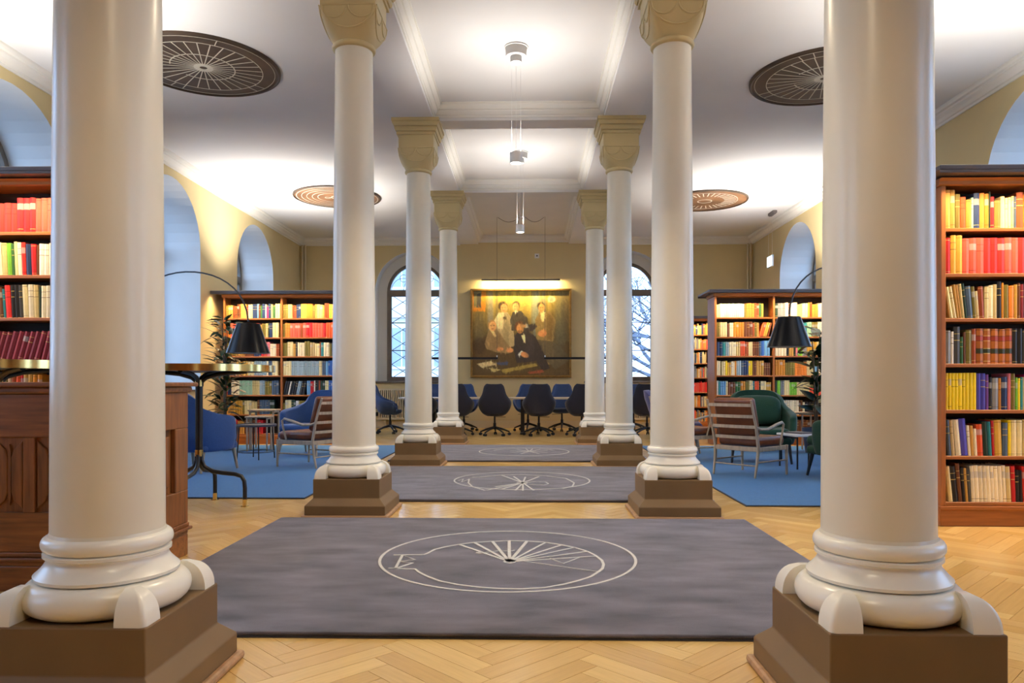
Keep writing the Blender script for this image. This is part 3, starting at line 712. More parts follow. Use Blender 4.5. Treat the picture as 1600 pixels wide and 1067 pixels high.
rn = {6: 'tan 2 .036 .285,olive 1 .034 .255,orangered 1 .042 .232,orange 1 .04 .21,mint 1 .016 .225,navy 1 .042 .255,orange 1 .036 .26,amber 1 .03 .252,darkgreen 1 .012 .27,crimson 1 .024 .23,olive 1 .04 .205,cream 1 .03 .232,cream 2 .02 .225,buff 1 .022 .235,slate 1 .015 .232,rust 1 .046 .262,amber 1 .03 .25,gold 1 .038 .252,slate 1 .03 .262',
      5: 'crimson 1 .042 .262,gold 2 .042 .282,salmon 3 .052 .262,red 3 .05 .26,salmon 2 .046 .262,red 12 .048 .262',
      4: 'cream 2 .024 .235 -9,tan 2 .018 .25 -7,buff 1 .022 .255 -6,darkgreen 1 .02 .26 -6,slate 1 .042 .235 -5,olive 1 .022 .235 -4,cream 1 .02 .2 -4,rust 1 .036 .235 -3,cream 1 .034 .232,ivory 1 .032 .245,buff 1 .026 .25,black 1 .03 .268,amber 1 .018 .262,olive 1 .036 .245,orange 1 .04 .242,gold 1 .024 .245,brown 1 .02 .262,maroon 1 .026 .252,darkgreen 1 .018 .262,cream 1 .026 .235,darkgrey 1 .036 .262,rust 1 .024 .242,cream 1 .02 .23,green 1 .022 .262',
      3: 'grey 1 .045 .245,white 1 .02 .235,darkgrey 1 .05 .27,green 1 .02 .2,brown 1 .016 .23,olive 1 .04 .245,rust 1 .034 .258,leather 5 .05 .256,black 2 .034 .255,darkgrey 1 .02 .25,white 1 .036 .232,crimson 1 .044 .19,brown 1 .024 .23,tan 3 .028 .225,cream 4 .03 .23',
      2: 'yellow 9 .0235 .272,violet 2 .034 .272,purple 1 .022 .262,black 1 .024 .24,grey 1 .042 .238,amber 1 .018 .235,navy 1 .048 .245,pink 1 .022 .265,olive 1 .034 .268,lime 1 .018 .235,yellow 1 .018 .23,teal 1 .018 .24,cream 1 .014 .24,magenta 1 .026 .262,white 1 .03 .25,purple 2 .044 .26,navy 3 .03 .25',
      1: 'slate 1 .03 .262 -4,beige 1 .026 .262 -4,ivory 1 .04 .268 -5,violet 1 .046 .275 -5,ivory 1 .022 .225 -4,tan 1 .022 .22 -3,ivory 1 .022 .2 -3,orangered 1 .044 .232 -3,darkgreen 1 .034 .25 -3,teal 1 .024 .25 -3,crimson 1 .018 .262 -2,gold 1 .05 .26 -2,slate 1 .04 .245,yellow 1 .022 .265,cream 2 .04 .268,buff 2 .03 .266,beige 2 .03 .262,gold 2 .03 .258,tan 3 .03 .262',
      0: 'cream 1 .034 .26 -6,black 1 .036 .26 -6,brown 1 .026 .28 -5,black 1 .022 .25 -4,tan 1 .02 .25 -4,darkgrey 1 .02 .25 -4,ivory 9 .027 .268 -3,buff 1 .034 .262 -3,crimson 1 .03 .262 -2,black 2 .024 .232 -2,red 1 .028 .262 -2,cream 1 .03 .262,salmon 1 .044 .262,buff 1 .034 .255,beige 6 .036 .24'}
for sh, sp in rn.items():
    row(B_RN, 0, sh, S_(sp), 'near right bookcase', solo_to=3.93, seed=1)
    row(B_RN, 1, sh, mixed(R0, WARMS, 40), None, seed=1)
ln_ = {6: 'red 3 .05 .23,crimson 2 .048 .24,red 3 .052 .232,crimson 3 .048 .272,salmon 3 .046 .27,red 4 .046 .272',
       5: 'cream 2 .04 .25 -4,ivory 2 .03 .26 -4,crimson 1 .02 .24 -3,yellow 1 .026 .25 -3,ivory 2 .034 .26 -4,buff 1 .04 .255 -3,lime 1 .04 .26 -3,green 1 .02 .25 -3,cream 1 .026 .265 -3,white 1 .03 .262 -3,red 1 .034 .26 -3,navy 1 .04 .25 -2,crimson 1 .04 .245 -2,brown 1 .02 .24,white 2 .04 .25,ivory 2 .04 .255,red 1 .03 .25',
       4: 'ivory 2 .034 .25 -4,violet 1 .03 .23 -4,navy 1 .03 .26 -5,ivory 2 .036 .262 -5,tan 1 .03 .25 -4,brown 1 .024 .24 -4,teal 1 .022 .23 -4,red 1 .044 .262 -4,black 2 .032 .262 -3,darkgrey 1 .03 .26 -3,cream 1 .044 .265 -3,ivory 1 .04 .262 -2,buff 1 .036 .258 -2,darkgreen 1 .016 .25,ivory 2 .036 .255,white 2 .04 .25',
       3: 'maroon 13 .042 .235 16,maroon 3 .04 .235 14',
       2: 'tan 2 .04 .24,yellow 2 .03 .23,gold 1 .03 .24,buff 1 .036 .25,slate 1 .04 .26,paleblue 1 .03 .25,brown 1 .03 .235,olive 1 .02 .24,tan 1 .03 .25,rust 1 .036 .262,orangered 1 .04 .26,crimson 1 .022 .25,tan 2 .04 .25,amber 2 .036 .24',
       1: 'beige 4 .04 .24,tan 4 .034 .25,olive 3 .03 .24,cream 4 .034 .23,brown 5 .034 .25', 0: 'tan 4 .04 .24,brown 4 .034 .25,cream 6 .034 .24,olive 6 .034 .23'}
for sh, sp in ln_.items():
    row(B_LN, 1, sh, S_(sp), 'near left bookcase' if sh >= 2 else None, solo_from=-4.42, seed=2)
    row(B_LN, 0, sh, mixed(R0, WARMS, 40), None, seed=2)
lb_ = {(0, 6): 'olive 1 .04 .22,tan 2 .04 .23,rust 2 .036 .21,brown 2 .03 .25,tan 2 .05 .25,crimson 1 .03 .21,cream 2 .036 .24,navy 2 .04 .25,sky 1 .03 .25,brown 1 .03 .24,green 1 .03 .22,navy 1 .05 .25,white 1 .02 .24,magenta 1 .03 .2,navy 1 .05 .25,buff 1 .03 .24,green 1 .05 .22,cream 2 .04 .25,darkgreen 1 .05 .25,olive 1 .03 .25,black 2 .02 .24',
       (1, 6): 'olive 2 .04 .24,buff 1 .07 .24,rust 2 .036 .22,navy 2 .04 .24,gold 1 .1 .25,amber 1 .1 .25,olive 1 .04 .22,tan 1 .03 .24,beige 2 .05 .24,tan 1 .03 .22,rust 2 .04 .26,lime 1 .04 .24,tan 2 .04 .24,white 1 .04 .25,navy 2 .03 .25',
       (0, 5): 'orange 2 .04 .23,salmon 3 .04 .25,brown 3 .04 .24,pink 2 .05 .25,olive 1 .04 .22,salmon 2 .05 .25,tan 2 .03 .22,olive 2 .03 .24,buff 1 .04 .25,darkgreen 1 .02 .25,navy 1 .05 .25,cream 3 .05 .26,ivory 4 .04 .27',
       (1, 5): 'olive 1 .04 .24,orange 2 .04 .25,salmon 4 .044 .25,rust 1 .05 .25,salmon 1 .05 .25,crimson 2 .06 .26,salmon 4 .045 .25,crimson 1 .05 .25,orangered 3 .045 .26,amber 2 .04 .22,navy 2 .03 .24,slate 2 .05 .25,navy 3 .04 .25',
       (0, 4): 'olive 4 .04 .24,tan 4 .04 .22,brown 4 .04 .25,navy 3 .04 .23,crimson 2 .05 .25,pink 1 .05 .25,ivory 2 .05 .22,rust 2 .03 .22,ivory 2 .06 .24,cream 3 .04 .22',
       (1, 4): 'olive 2 .04 .23,cream 2 .05 .25,tan 1 .04 .22,darkgrey 1 .03 .25,ivory 3 .04 .24,olive 2 .05 .26,beige 2 .04 .24,cream 2 .04 .22,rust 1 .02 .25,teal 1 .05 .24,ivory 2 .05 .24,olive 1 .04 .22,slate 1 .05 .24,crimson 1 .05 .26,tan 2 .04 .25,cream 3 .04 .24,navy 1 .04 .24',
       (0, 3): 'grey 6 .03 .24,tan 3 .04 .24,gold 2 .04 .25,cream 2 .05 .24,paleblue 8 .026 .25,ivory 1 .03 .25,slate 2 .03 .25,cream 5 .05 .25',
       (1, 3): 'cream 3 .05 .25,paleblue 20 .023 .25,cream 1 .05 .25,slate 2 .03 .25,sky 1 .04 .25,blue 4 .03 .26',
       (0, 2): 'crimson 1 .03 .23,navy 2 .03 .2,ivory 3 .05 .25,mint 8 .028 .25,buff 4 .03 .25,paleblue 3 .03 .25,olive 3 .04 .24,slate 3 .04 .25',
       (1, 2): 'black 2 .04 .24 12,white 1 .02 .24 12,black 3 .036 .24 12,paleblue 2 .03 .24 12,black 2 .04 .24 10,sky 2 .03 .25,crimson 2 .03 .24,white 1 .02 .25,black 2 .03 .25,rust 1 .03 .25,darkgreen 2 .04 .25,cream 2 .03 .25,blue 4 .04 .25',
       (0, 1): 'tan 3 .04 .24,gold 4 .04 .24,olive 1 .03 .25,cream 3 .04 .24,buff 2 .05 .22,brown 1 .04 .25,slate 6 .03 .25,darkgreen 2 .04 .25',
       (1, 1): 'olive 1 .04 .2,cream 2 .05 .25,darkgreen 2 .04 .25,white 1 .05 .24,olive 4 .05 .24,brown 6 .04 .24', (0, 0): 'rust 2 .04 .25,crimson 3 .04 .24,tan 3 .04 .22,brown 4 .05 .24,crimson 3 .04 .24', (1, 0): 'brown 5 .05 .24,rust 5 .05 .24,tan 6 .04 .24'}
for (sec, sh), sp in lb_.items(): row(B_LB, sec, sh, S_(sp), 'far left bookcase, %s section' % ('left', 'right')[sec] if sh in (5, 6) else None, seed=3)
rb_ = {(0, 6): 'cream 2 .03 .22,ivory 11 .033 .235,paleblue 1 .03 .23,olive 1 .03 .22,orange 3 .044 .24,rust 2 .04 .24,green 1 .04 .24,gold 1 .03 .23',
       (1, 6): 'darkgreen 1 .05 .24,grey 3 .04 .24,ivory 1 .05 .25,brown 1 .04 .23,ivory 2 .05 .25,beige 2 .04 .22,mint 2 .05 .24,gold 1 .03 .25,rust 1 .04 .26,orange 2 .05 .22,ivory 4 .06 .24,cream 5 .05 .24',
       (0, 5): 'olive 2 .03 .25,cream 3 .04 .25,brown 1 .04 .22,ivory 2 .03 .24,amber 4 .045 .25,brown 3 .05 .26,rust 1 .03 .24,olive 1 .04 .25,tan 1 .03 .24,orangered 2 .03 .25 17,gold 2 .03 .25 17,rust 1 .02 .25 14,cream 2 .02 .24 10',
       (1, 5): 'ivory 8 .04 .24,cream 4 .04 .23,teal 1 .05 .24,mint 2 .04 .25,olive 2 .05 .25,white 2 .05 .25,sky 1 .05 .25,cream 4 .05 .24',
       (0, 4): 'navy 2 .05 .24,teal 1 .05 .24,paleblue 2 .03 .24,ivory 3 .035 .24,buff 2 .04 .24,orangered 2 .04 .25,rust 2 .03 .24,cream 2 .03 .24,brown 3 .035 .24,slate 1 .04 .25,blue 1 .05 .26,sky 4 .05 .265,blue 2 .04 .26',
       (1, 4): 'ivory 4 .05 .24,black 1 .04 .2,tan 2 .04 .24,darkgreen 1 .03 .24,pink 1 .04 .25,lime 2 .04 .24,grey 2 .04 .24,gold 4 .04 .24,cream 5 .04 .24',
       (0, 3): 'ivory 2 .03 .25,olive 1 .02 .25,cream 2 .03 .24,yellow 1 .03 .25,gold 2 .03 .22,ivory 2 .03 .24,amber 1 .03 .25,paleblue 2 .04 .25,slate 1 .04 .25,navy 2 .04 .26,yellow 2 .03 .25,brown 2 .03 .24,tan 2 .04 .25,gold 1 .05 .25,brown 3 .035 .22',
       (1, 3): 'amber 4 .045 .27,olive 4 .04 .22,orange 4 .05 .22,cream 3 .04 .25,sky 2 .03 .22,ivory 3 .03 .23,gold 4 .04 .22',
       (0, 2): 'white 1 .03 .25,teal 1 .03 .25,sky 3 .03 .24,cream 1 .03 .24,brown 3 .04 .22,green 2 .04 .23,amber 2 .04 .24,olive 2 .03 .23,cream 2 .03 .25,teal 1 .03 .24,orangered 2 .04 .24,darkgreen 1 .03 .25,cream 3 .03 .24,gold 2 .04 .22',
       (1, 2): 'darkgreen 1 .04 .24,lime 1 .05 .25,grey 2 .03 .24,cream 3 .03 .25,lime 4 .03 .22,cream 8 .026 .22,salmon 6 .04 .18',
       (0, 1): 'olive 6 .04 .24,brown 8 .04 .24,tan 8 .04 .25', (1, 1): 'tan 3 .04 .22,ivory 7 .04 .25,brown 2 .03 .25,ivory 1 .04 .22,black 6 .05 .22',
       (0, 0): 'brown 8 .04 .24,tan 8 .04 .25', (1, 0): 'ivory 2 .04 .22,tan 3 .06 .25,teal 1 .04 .22,brown 8 .05 .25'}
for (sec, sh), sp in rb_.items(): row(B_RB, sec, sh, S_(sp), 'far right bookcase, left section' if sh in (5, 6) and sec == 0 else None, seed=4)
for sec in (0, 1):
    for sh in range(7):
        row(B_RW, sec, sh, mixed(R0, ['ivory', 'cream', 'orange', 'salmon', 'navy', 'buff', 'tan', 'grey'] if sh != 2 else ['salmon', 'red'], 40), None, seed=5)
rest = REST.build('shelved_books', 'book_cloth'); tag(rest, 'rows of mixed books filling the far bookcases', 'books', 'books filling the far bookcases', 'stuff')

# ---------------------------------------------------------------- ceiling discs
def disc(label, x, y, r, m, style):
    root = thing('ceiling_medallion', label, 'medallion', (x, y, ZA), group='round painted panels on the ceiling')
    b = MB(); b.lathe([(0, -0.018), (r - 0.03, -0.018), (r - 0.03, 0.0), (0, 0.0)][:3] + [(r - 0.03, 0.0)], 72); b.build('panel', m, root)
    b = MB(); b.lathe([(r - 0.035, 0), (r - 0.035, -0.026), (r - 0.02, -0.034), (r - 0.004, -0.026), (r, 0)], 72, cap=False); b.build('rim', 'disc_paint', root, smooth=40)
    z0, z1 = -0.021, -0.0182
    def ln(pts, closed=False, w=0.008):
        q = MB(); q.ribbon(pts, w, z1, z0, closed); q.build('painted_line', 'disc_line', root)
    q = MB(); rnd = random.Random(int(abs(x * 10)) + int(y))
    if style == 'spokes':
        for i in range(30):
            a = 2 * PI * i / 30; q.ribbon([(0.05 * math.cos(a), 0.05 * math.sin(a)), (r * 0.76 * math.cos(a), r * 0.76 * math.sin(a))], 0.010, z1, z0)
        for a in (0.9, 1.08, 2.3, 2.48, 4.0, 4.2, 5.3):
            q.ribbon([(r * 0.76 * math.cos(a), r * 0.76 * math.sin(a)), (r * 0.92 * math.cos(a), r * 0.92 * math.sin(a))], 0.009, z1, z0)
        q.build('painted_spokes', 'disc_line', root)
        ln(circle(0, 0, r * 0.76), True); ln(circle(0, 0, r * 0.92), True, 0.005)
        ln([((0.30 + 0.02 * i / 30) * r * 1.3 * math.cos(2.6 - 5.4 * i / 30), (0.30 + 0.02 * i / 30) * r * 1.3 * math.sin(2.6 - 5.4 * i / 30)) for i in range(31)], w=0.013)
        h = MB(); h.lathe([(0.04, z1), (0.04, z0 - 0.002), (0.10, z0 - 0.002), (0.10, z1)], 32, cap=False); h.build('hub_ring', 'disc_line', root)
    elif style == 'rings':
        for f in (0.42, 0.55, 0.68, 0.80, 0.92): ln(circle(-0.04 * (1 - f), 0.03, r * f), True, 0.010)
        for f in (0.06, 0.13): ln(circle(0, 0, r * f, 24), True, 0.016)
        ln(circle(-r * 0.22, 0, r * 0.06, 20), True, 0.010)
    else:
        for i in range(34):
            a = 2 * PI * i / 34; q.ribbon([(r * 0.45 * math.cos(a), r * 0.45 * math.sin(a)), (r * 0.72 * math.cos(a), r * 0.72 * math.sin(a))], 0.016, z1, z0)
        q.build('painted_spokes', 'disc_line', root); ln(circle(0, 0, r * 0.75), True); ln(circle(0, 0, r * 0.16, 24), True, 0.014)
    return root
p = pix(318, 103, Z=ZA); disc('large brown ceiling medallion with white spokes beside the left front column', p.x, p.y, 0.81, 'disc_paint', 'spokes')
p = pix(1287, 120, Z=ZA); disc('large brown ceiling medallion with white spokes beside the right front column', p.x, p.y, 0.81, 'disc_paint', 'spokes')
p = pix(527, 307, Z=ZA); disc('copper ceiling medallion with fine rings in the far left aisle', p.x, p.y, 0.80, 'disc_paint_copper', 'rings')
p = pix(1101, 313, Z=ZA); disc('copper ceiling medallion with a dashed ring in the far right aisle', p.x, p.y, 0.80, 'disc_paint_copper', 'dashes')

# ---------------------------------------------------------------- pendants of the nave
def pendant(y, label):
    root = thing('pendant_lamp', label, 'lamp', (0.0, y, ZC), group='pendant lamps down the nave')
    b = MB(); b.lathe([(0.0, 0.0), (0.128, 0.0), (0.128, -0.012), (0.112, -0.016), (0.108, -0.10), (0.0, -0.10)], 40, cap=False); b.build('canopy', 'white_metal', root, smooth=35)
    b = MB(); b.lathe([(0.0, -0.10), (0.060, -0.10), (0.060, -0.165), (0.052, -0.165), (0.052, -0.155), (0.0, -0.155)], 32, cap=False); sp = b.build('spot_head', 'white_metal', root, smooth=35)
    b = MB(); b.lathe([(0.0, -0.158), (0.050, -0.158)], 24, cap=False); b.build('lens', 'lamp_glow', root)
    for a in (0.5, 2.6, 4.7):
        b = MB(); b.tube([(0.055 * math.cos(a), 0.055 * math.sin(a), -0.10), (0.055 * math.cos(a), 0.055 * math.sin(a), -1.125)], 0.0016, 5); b.build('wire', 'white_metal', root)
    b = MB(); b.lathe([(0.066, -1.115), (0.066, -1.225), (0.058, -1.225), (0.058, -1.115), (0.066, -1.115)], 36, cap=False); b.build('shade', 'white_metal', root, smooth=35)
    b = MB(); b.lathe([(0.0, -1.222), (0.058, -1.222), (0.058, -1.216), (0, -1.216)], 28, cap=False); b.build('diffuser', 'lamp_glow', root)
    b = MB(); b.lathe([(0.0, -1.15), (0.05, -1.15), (0.05, -1.16), (0, -1.16)], 28, cap=False); b.build('reflector', 'white_metal', root)
    lamp('pendant_uplight', 'SPOT', root, (0, 0, -1.11), (PI, 0, 0), LP['pend_up'], NEUT, (0.04,), math.radians(130))
    lamp('pendant_downlight', 'SPOT', root, (0, 0, -1.24), (0, 0, 0), LP['pend_dn'] * (1 if y > 1 else 0.6), (1.0, 0.82, 0.56), (0.05,), math.radians(140))
    return root
for y, lb in ((0.695, 'white cylinder pendant lamp added out of view above the camera as front fill'), (4.225, 'white cylinder pendant lamp between the first and second columns'), (7.755, 'white cylinder pendant lamp hanging in the nearest visible ceiling bay'), (11.285, 'white cylinder pendant lamp hanging before the painting')):  # first one is unseen, repeats the row and is added for warm front fill
    pendant(y, lb)

# ---------------------------------------------------------------- painting, picture light, wall fittings
p0, p1 = pix(735, 590, D=YB - 0.04), pix(893, 451, D=YB - 0.04)
PW_, PH_ = p1.x - p0.x, p1.z - p0.z; pcx = (p0.x + p1.x) / 2
pt = thing('painting', 'large gold-framed oil painting of a group of men on back wall', 'painting', (pcx, YB, p0.z))
f = 0.055
fr_ = MB()
for q in ([(-PW_ / 2, 0), (PW_ / 2, 0), (PW_ / 2 - f, f), (-PW_ / 2 + f, f)], [(PW_ / 2, 0), (PW_ / 2, PH_), (PW_ / 2 - f, PH_ - f), (PW_ / 2 - f, f)], [(PW_ / 2, PH_), (-PW_ / 2, PH_), (-PW_ / 2 + f, PH_ - f), (PW_ / 2 - f, PH_ - f)], [(-PW_ / 2, PH_), (-PW_ / 2, 0), (-PW_ / 2 + f, f), (-PW_ / 2 + f, PH_ - f)]):
    b = MB(); b.prism(q, -0.085, -0.005, 'y'); b.build('frame_rail', 'frame_gold', pt, bevel=(0.01, 2), fix=True)
GX, GY = 264, 228
U, V = np.meshgrid((np.arange(GX) + 0.5) / GX, (np.arange(GY) + 0.5) / GY)
X_ = 100 + U * 915; Y_ = 935 - V * 785                     # picture laid out in the units it was measured in
rng = np.random.RandomState(3)
def rgb(r, g, b): return np.array(lin(r, g, b)[:3])
img = np.zeros((GY, GX, 3))
top = np.clip((560 - Y_) / 400, 0, 1) * np.exp(-((X_ - 560) / 380) ** 2)
img[:] = rgb(74, 62, 34); img += (rgb(176, 148, 62) - rgb(74, 62, 34)) * top[..., None]
streak = np.repeat(rng.randn(1, GX // 5 + 1), 5, axis=1)[:, :GX]
img *= (1 + 0.16 * streak * np.clip((600 - Y_) / 300, 0, 1))[..., None]
def blend(mask, col, a=1.0):
    global img
    k = (np.clip(mask, 0, 1) * a)[..., None]; img = img * (1 - k) + np.array(col) * k
def ell(cx, cy, rx, ry, col, a=1.0, s=0.25, rot=0.0):
    c, sn = math.cos(rot), math.sin(rot); dx, dy = X_ - cx, Y_ - cy
    d = np.sqrt(((dx * c + dy * sn) / rx) ** 2 + ((-dx * sn + dy * c) / ry) ** 2); blend((1 - d) / s + 0.5, col, a)
def poly(pts, col, a=1.0):
    n = len(pts); ins = np.zeros(X_.shape, bool)
    for i in range(n):
        (x1, y1), (x2, y2) = pts[i], pts[(i + 1) % n]
        if y1 != y2:
            c = ((y1 > Y_) != (y2 > Y_)) & (X_ < (x2 - x1) * (Y_ - y1) / (y2 - y1) + x1); ins ^= c
    blend(ins.astype(float), col, a)
for cx, wd, col in ((270, 26, (120, 120, 110)), (330, 18, (70, 66, 40)), (700, 40, (110, 130, 120)), (770, 22, (60, 80, 80)), (920, 40, (86, 84, 60)), (980, 34, (44, 46, 46))):
    ell(cx, 330, wd, 240, rgb(*col), 0.55, 0.8)
poly([(100, 150), (228, 150), (222, 338), (100, 338)], rgb(168, 104, 22)); poly([(112, 150), (184, 150), (180, 306), (112, 306)], rgb(96, 92, 62)); poly([(140, 180), (182, 160), (178, 300), (140, 300)], rgb(50, 52, 46))
ell(846, 228, 36, 30, rgb(150, 150, 110), 0.9); ell(846, 228, 20, 17, rgb(96, 108, 84), 0.9)
poly([(100, 620), (240, 560), (560, 700), (1015, 620), (1015, 935), (100, 935)], rgb(58, 42, 24), 0.75)
ell(165, 660, 60, 80, rgb(44, 32, 22), 0.9)                # dark chair
# standing, cream coat
poly([(300, 440), (350, 350), (430, 345), (480, 420), (500, 660), (380, 690), (345, 560)], rgb(150, 132, 92)); poly([(300, 430), (350, 348), (400, 350), (390, 500), (340, 500)], rgb(188, 170, 122))
ell(386, 290, 44, 44, rgb(40, 28, 18)); ell(398, 308, 31, 38, rgb(196, 140, 84)); ell(402, 402, 18, 14, rgb(60, 44, 26))
# standing, dark suit
poly([(455, 420), (480, 345), (560, 335), (620, 400), (640, 520), (470, 520)], rgb(56, 52, 42)); poly([(495, 340), (530, 335), (520, 372)], rgb(200, 190, 150)); poly([(508, 342), (524, 340), (528, 396), (512, 390)], rgb(24, 26, 26))
ell(511, 284, 37, 40, rgb(52, 40, 24)); ell(507, 300, 30, 39, rgb(190, 144, 86))
# standing, tan suit, hands folded
poly([(690, 420), (730, 350), (830, 340), (885, 420), (860, 620), (870, 830), (790, 830), (760, 640), (700, 600)], rgb(124, 100, 54)); poly([(740, 352), (790, 345), (772, 440), (752, 430)], rgb(206, 184, 120)); poly([(800, 350), (860, 390), (850, 600), (800, 600)], rgb(104, 82, 42))
ell(747, 292, 36, 40, rgb(48, 34, 18)); ell(753, 310, 29, 40, rgb(190, 134, 70)); ell(760, 545, 42, 30, rgb(186, 122, 70))
poly([(700, 600), (860, 620), (1000, 740), (1010, 800), (880, 880), (760, 760)], rgb(70, 62, 44), 0.9)
# seated at the left
poly([(215, 640), (250, 520), (330, 500), (400, 600), (480, 700), (440, 730), (330, 720), (240, 690)], rgb(122, 98, 62)); poly([(252, 490), (300, 520), (330, 570), (310, 580)], rgb(196, 168, 112))
ell(284, 464, 41, 46, rgb(140, 104, 60)); ell(290, 478, 34, 44, rgb(200, 150, 92)); ell(360, 690, 34, 20, rgb(184, 124, 76)); ell(452, 700, 34, 22, rgb(184, 124, 76))
# seated in the middle, hand to his brow, dark suit
poly([(500, 560), (540, 520), (620, 510), (700, 580), (770, 720), (830, 870), (760, 890), (700, 800), (520, 820), (490, 700)], rgb(30, 28, 34)); poly([(560, 560), (596, 548), (600, 640), (575, 600)], rgb(210, 190, 140)); poly([(556, 548), (598, 540), (596, 556), (560, 562)], rgb(20, 18, 20))
poly([(600, 470), (690, 450), (715, 480), (660, 530), (610, 512)], rgb(36, 34, 40)); poly([(596, 462), (618, 458), (622, 490), (600, 494)], rgb(205, 195, 165))
ell(544, 476, 44, 46, rgb(84, 44, 22)); ell(551, 498, 34, 44, rgb(198, 138, 74)); ell(580, 476, 28, 14, rgb(206, 150, 90)); poly([(528, 744), (564, 702), (580, 715), (545, 752)], rgb(205, 200, 180)); ell(592, 742, 40, 24, rgb(190, 128, 76), rot=0.4)
# table with papers
poly([(140, 826), (270, 800), (330, 832), (190, 864)], rgb(178, 160, 112)); poly([(250, 862), (370, 880), (300, 905)], rgb(160, 146, 92)); poly([(320, 815), (440, 808), (430, 838), (350, 836)], rgb(40, 56, 84))
poly([(370, 880), (700, 820), (716, 846), (390, 912)], rgb(132, 112, 52)); poly([(620, 905), (760, 880), (780, 905), (650, 920)], rgb(140, 60, 40), 0.7)
for hx, hy, hr in ((393, 306, 36), (508, 296, 34), (752, 308, 34), (288, 474, 40)):
    ell(hx + hr * 0.25, hy + hr * 0.15, hr * 0.62, hr * 1.0, rgb(150, 98, 52), 0.45, 0.8)
    for q in (-0.34, 0.36): ell(hx + hr * q, hy - hr * 0.12, hr * 0.19, hr * 0.10, rgb(44, 26, 14), 0.85, 0.5)
    ell(hx + 1, hy + hr * 0.30, hr * 0.14, hr * 0.26, rgb(222, 166, 108), 0.6, 0.6); ell(hx, hy + hr * 0.68, hr * 0.30, hr * 0.09, rgb(120, 52, 34), 0.8, 0.5)
ell(548, 522, 22, 8, rgb(84, 52, 30), 0.8, 0.5); ell(545, 534, 14, 5, rgb(126, 58, 38), 0.8, 0.5)
for (x, y, rx, ry, c) in ((420, 560, 30, 120, (104, 88, 56)), (590, 470, 60, 80, (40, 40, 36)), (850, 480, 30, 120, (86, 66, 34)), (330, 620, 50, 70, (92, 70, 42)), (640, 680, 40, 110, (46, 42, 46)), (930, 560, 60, 160, (70, 72, 58)), (160, 470, 50, 120, (84, 76, 52))):
    ell(x, y, rx, ry, rgb(*c), 0.5, 0.9)
for _ in range(900):
    bx, by = rng.uniform(100, 1015), rng.uniform(150, 935)
    jx = int(np.clip((bx - 100) / 915 * GX, 0, GX - 1)); jy = int(np.clip((935 - by) / 785 * GY, 0, GY - 1))
    c = img[jy, jx] * rng.uniform(0.7, 1.45); x0_, x1_ = max(0, jx - 12), min(GX, jx + 13); y0_, y1_ = max(0, jy - 12), min(GY, jy + 13)
    sx_, sy_ = X_[y0_:y1_, x0_:x1_] - bx, Y_[y0_:y1_, x0_:x1_] - by; an = rng.uniform(0.9, 2.0)
    d = ((sx_ * math.cos(an) + sy_ * math.sin(an)) / 26) ** 2 + ((-sx_ * math.sin(an) + sy_ * math.cos(an)) / 7) ** 2
    kk = (np.clip(1.2 - d, 0, 1) * 0.5)[..., None]; img[y0_:y1_, x0_:x1_] = img[y0_:y1_, x0_:x1_] * (1 - kk) + c * kk
for _ in range(1):
    pad = np.pad(img, ((1, 1), (1, 1), (0, 0)), 'edge'); img = (pad[1:-1, 1:-1] * 2 + pad[:-2, 1:-1] + pad[2:, 1:-1] + pad[1:-1, :-2] + pad[1:-1, 2:]) / 6
img = np.clip((2.0 * img + rgb(60, 46, 18)) * (1 + 0.05 * rng.randn(GY, GX, 1)), 0.004, 1)
cv = bpy.data.meshes.new('canvas'); cw, ch = PW_ - 2 * f + 0.01, PH_ - 2 * f + 0.01
vs = [(-cw / 2 + cw * i / GX, -0.03, f - 0.005 + ch * j / GY) for j in range(GY + 1) for i in range(GX + 1)]
fs = [(j * (GX + 1) + i, j * (GX + 1) + i + 1, (j + 1) * (GX + 1) + i + 1, (j + 1) * (GX + 1) + i) for j in range(GY) for i in range(GX)]
cv.from_pydata(vs, [], fs); cv.materials.append(MATS['canvas_paint'])
at = cv.attributes.new('col', 'FLOAT_COLOR', 'FACE'); cc = np.ones((GY * GX, 4), np.float32); cc[:, :3] = img.reshape(-1, 3); at.data.foreach_set('color', cc.ravel())
co = bpy.data.objects.new('canvas', cv); COL.objects.link(co); co.parent = pt
b = MB(); b.box(-cw / 2, cw / 2, -0.028, -0.006, f, f + ch - 0.01); b.build('stretcher', 'trim_wood', pt)
pl_ = thing('picture_light', 'slim bar lamp lighting the wall above the painting', 'lamp', (pcx, YB, p1.z + 0.20))
b = MB(); b.box(-0.93, 0.93, -0.20, -0.155, -0.006, 0.012); b.box(-0.93, 0.93, -0.21, -0.20, -0.03, 0.012); b.build('lamp_bar', 'lid_paint', pl_)
b = MB(); b.box(-0.90, 0.90, -0.195, -0.165, -0.012, -0.006); b.build('light_strip', 'led_glow', pl_)
for sx in (-0.6, 0.6):
    b = MB(); b.box(sx - 0.008, sx + 0.008, -0.155, -0.002, -0.006, 0.006); b.build('bracket', 'lid_paint', pl_)
lamp('picture_lamp', 'AREA', pl_, (0, -0.18, -0.015), (math.radians(32), 0, 0), LP['picture'], (1, 0.76, 0.36), (1.8, 0.025))
p = pix(839, 400, D=YB)
sd = thing('wall_sensor', 'small white square sensor with dark lens above the painting', 'sensor', (p.x, YB, p.z))
b = MB(); b.box(-0.055, 0.055, -0.03, -0.001, -0.055, 0.055); b.build('housing', 'white_metal', sd, bevel=(0.006, 2)); b = MB(); b.lathe([(0.0, -0.004), (0.018, -0.004), (0.018, 0.004), (0, 0.004)], 16, cap=False)
o = b.build('lens', 'black_plastic', sd, loc=(0, -0.031, 0)); o.rotation_euler = (PI / 2, 0, 0)
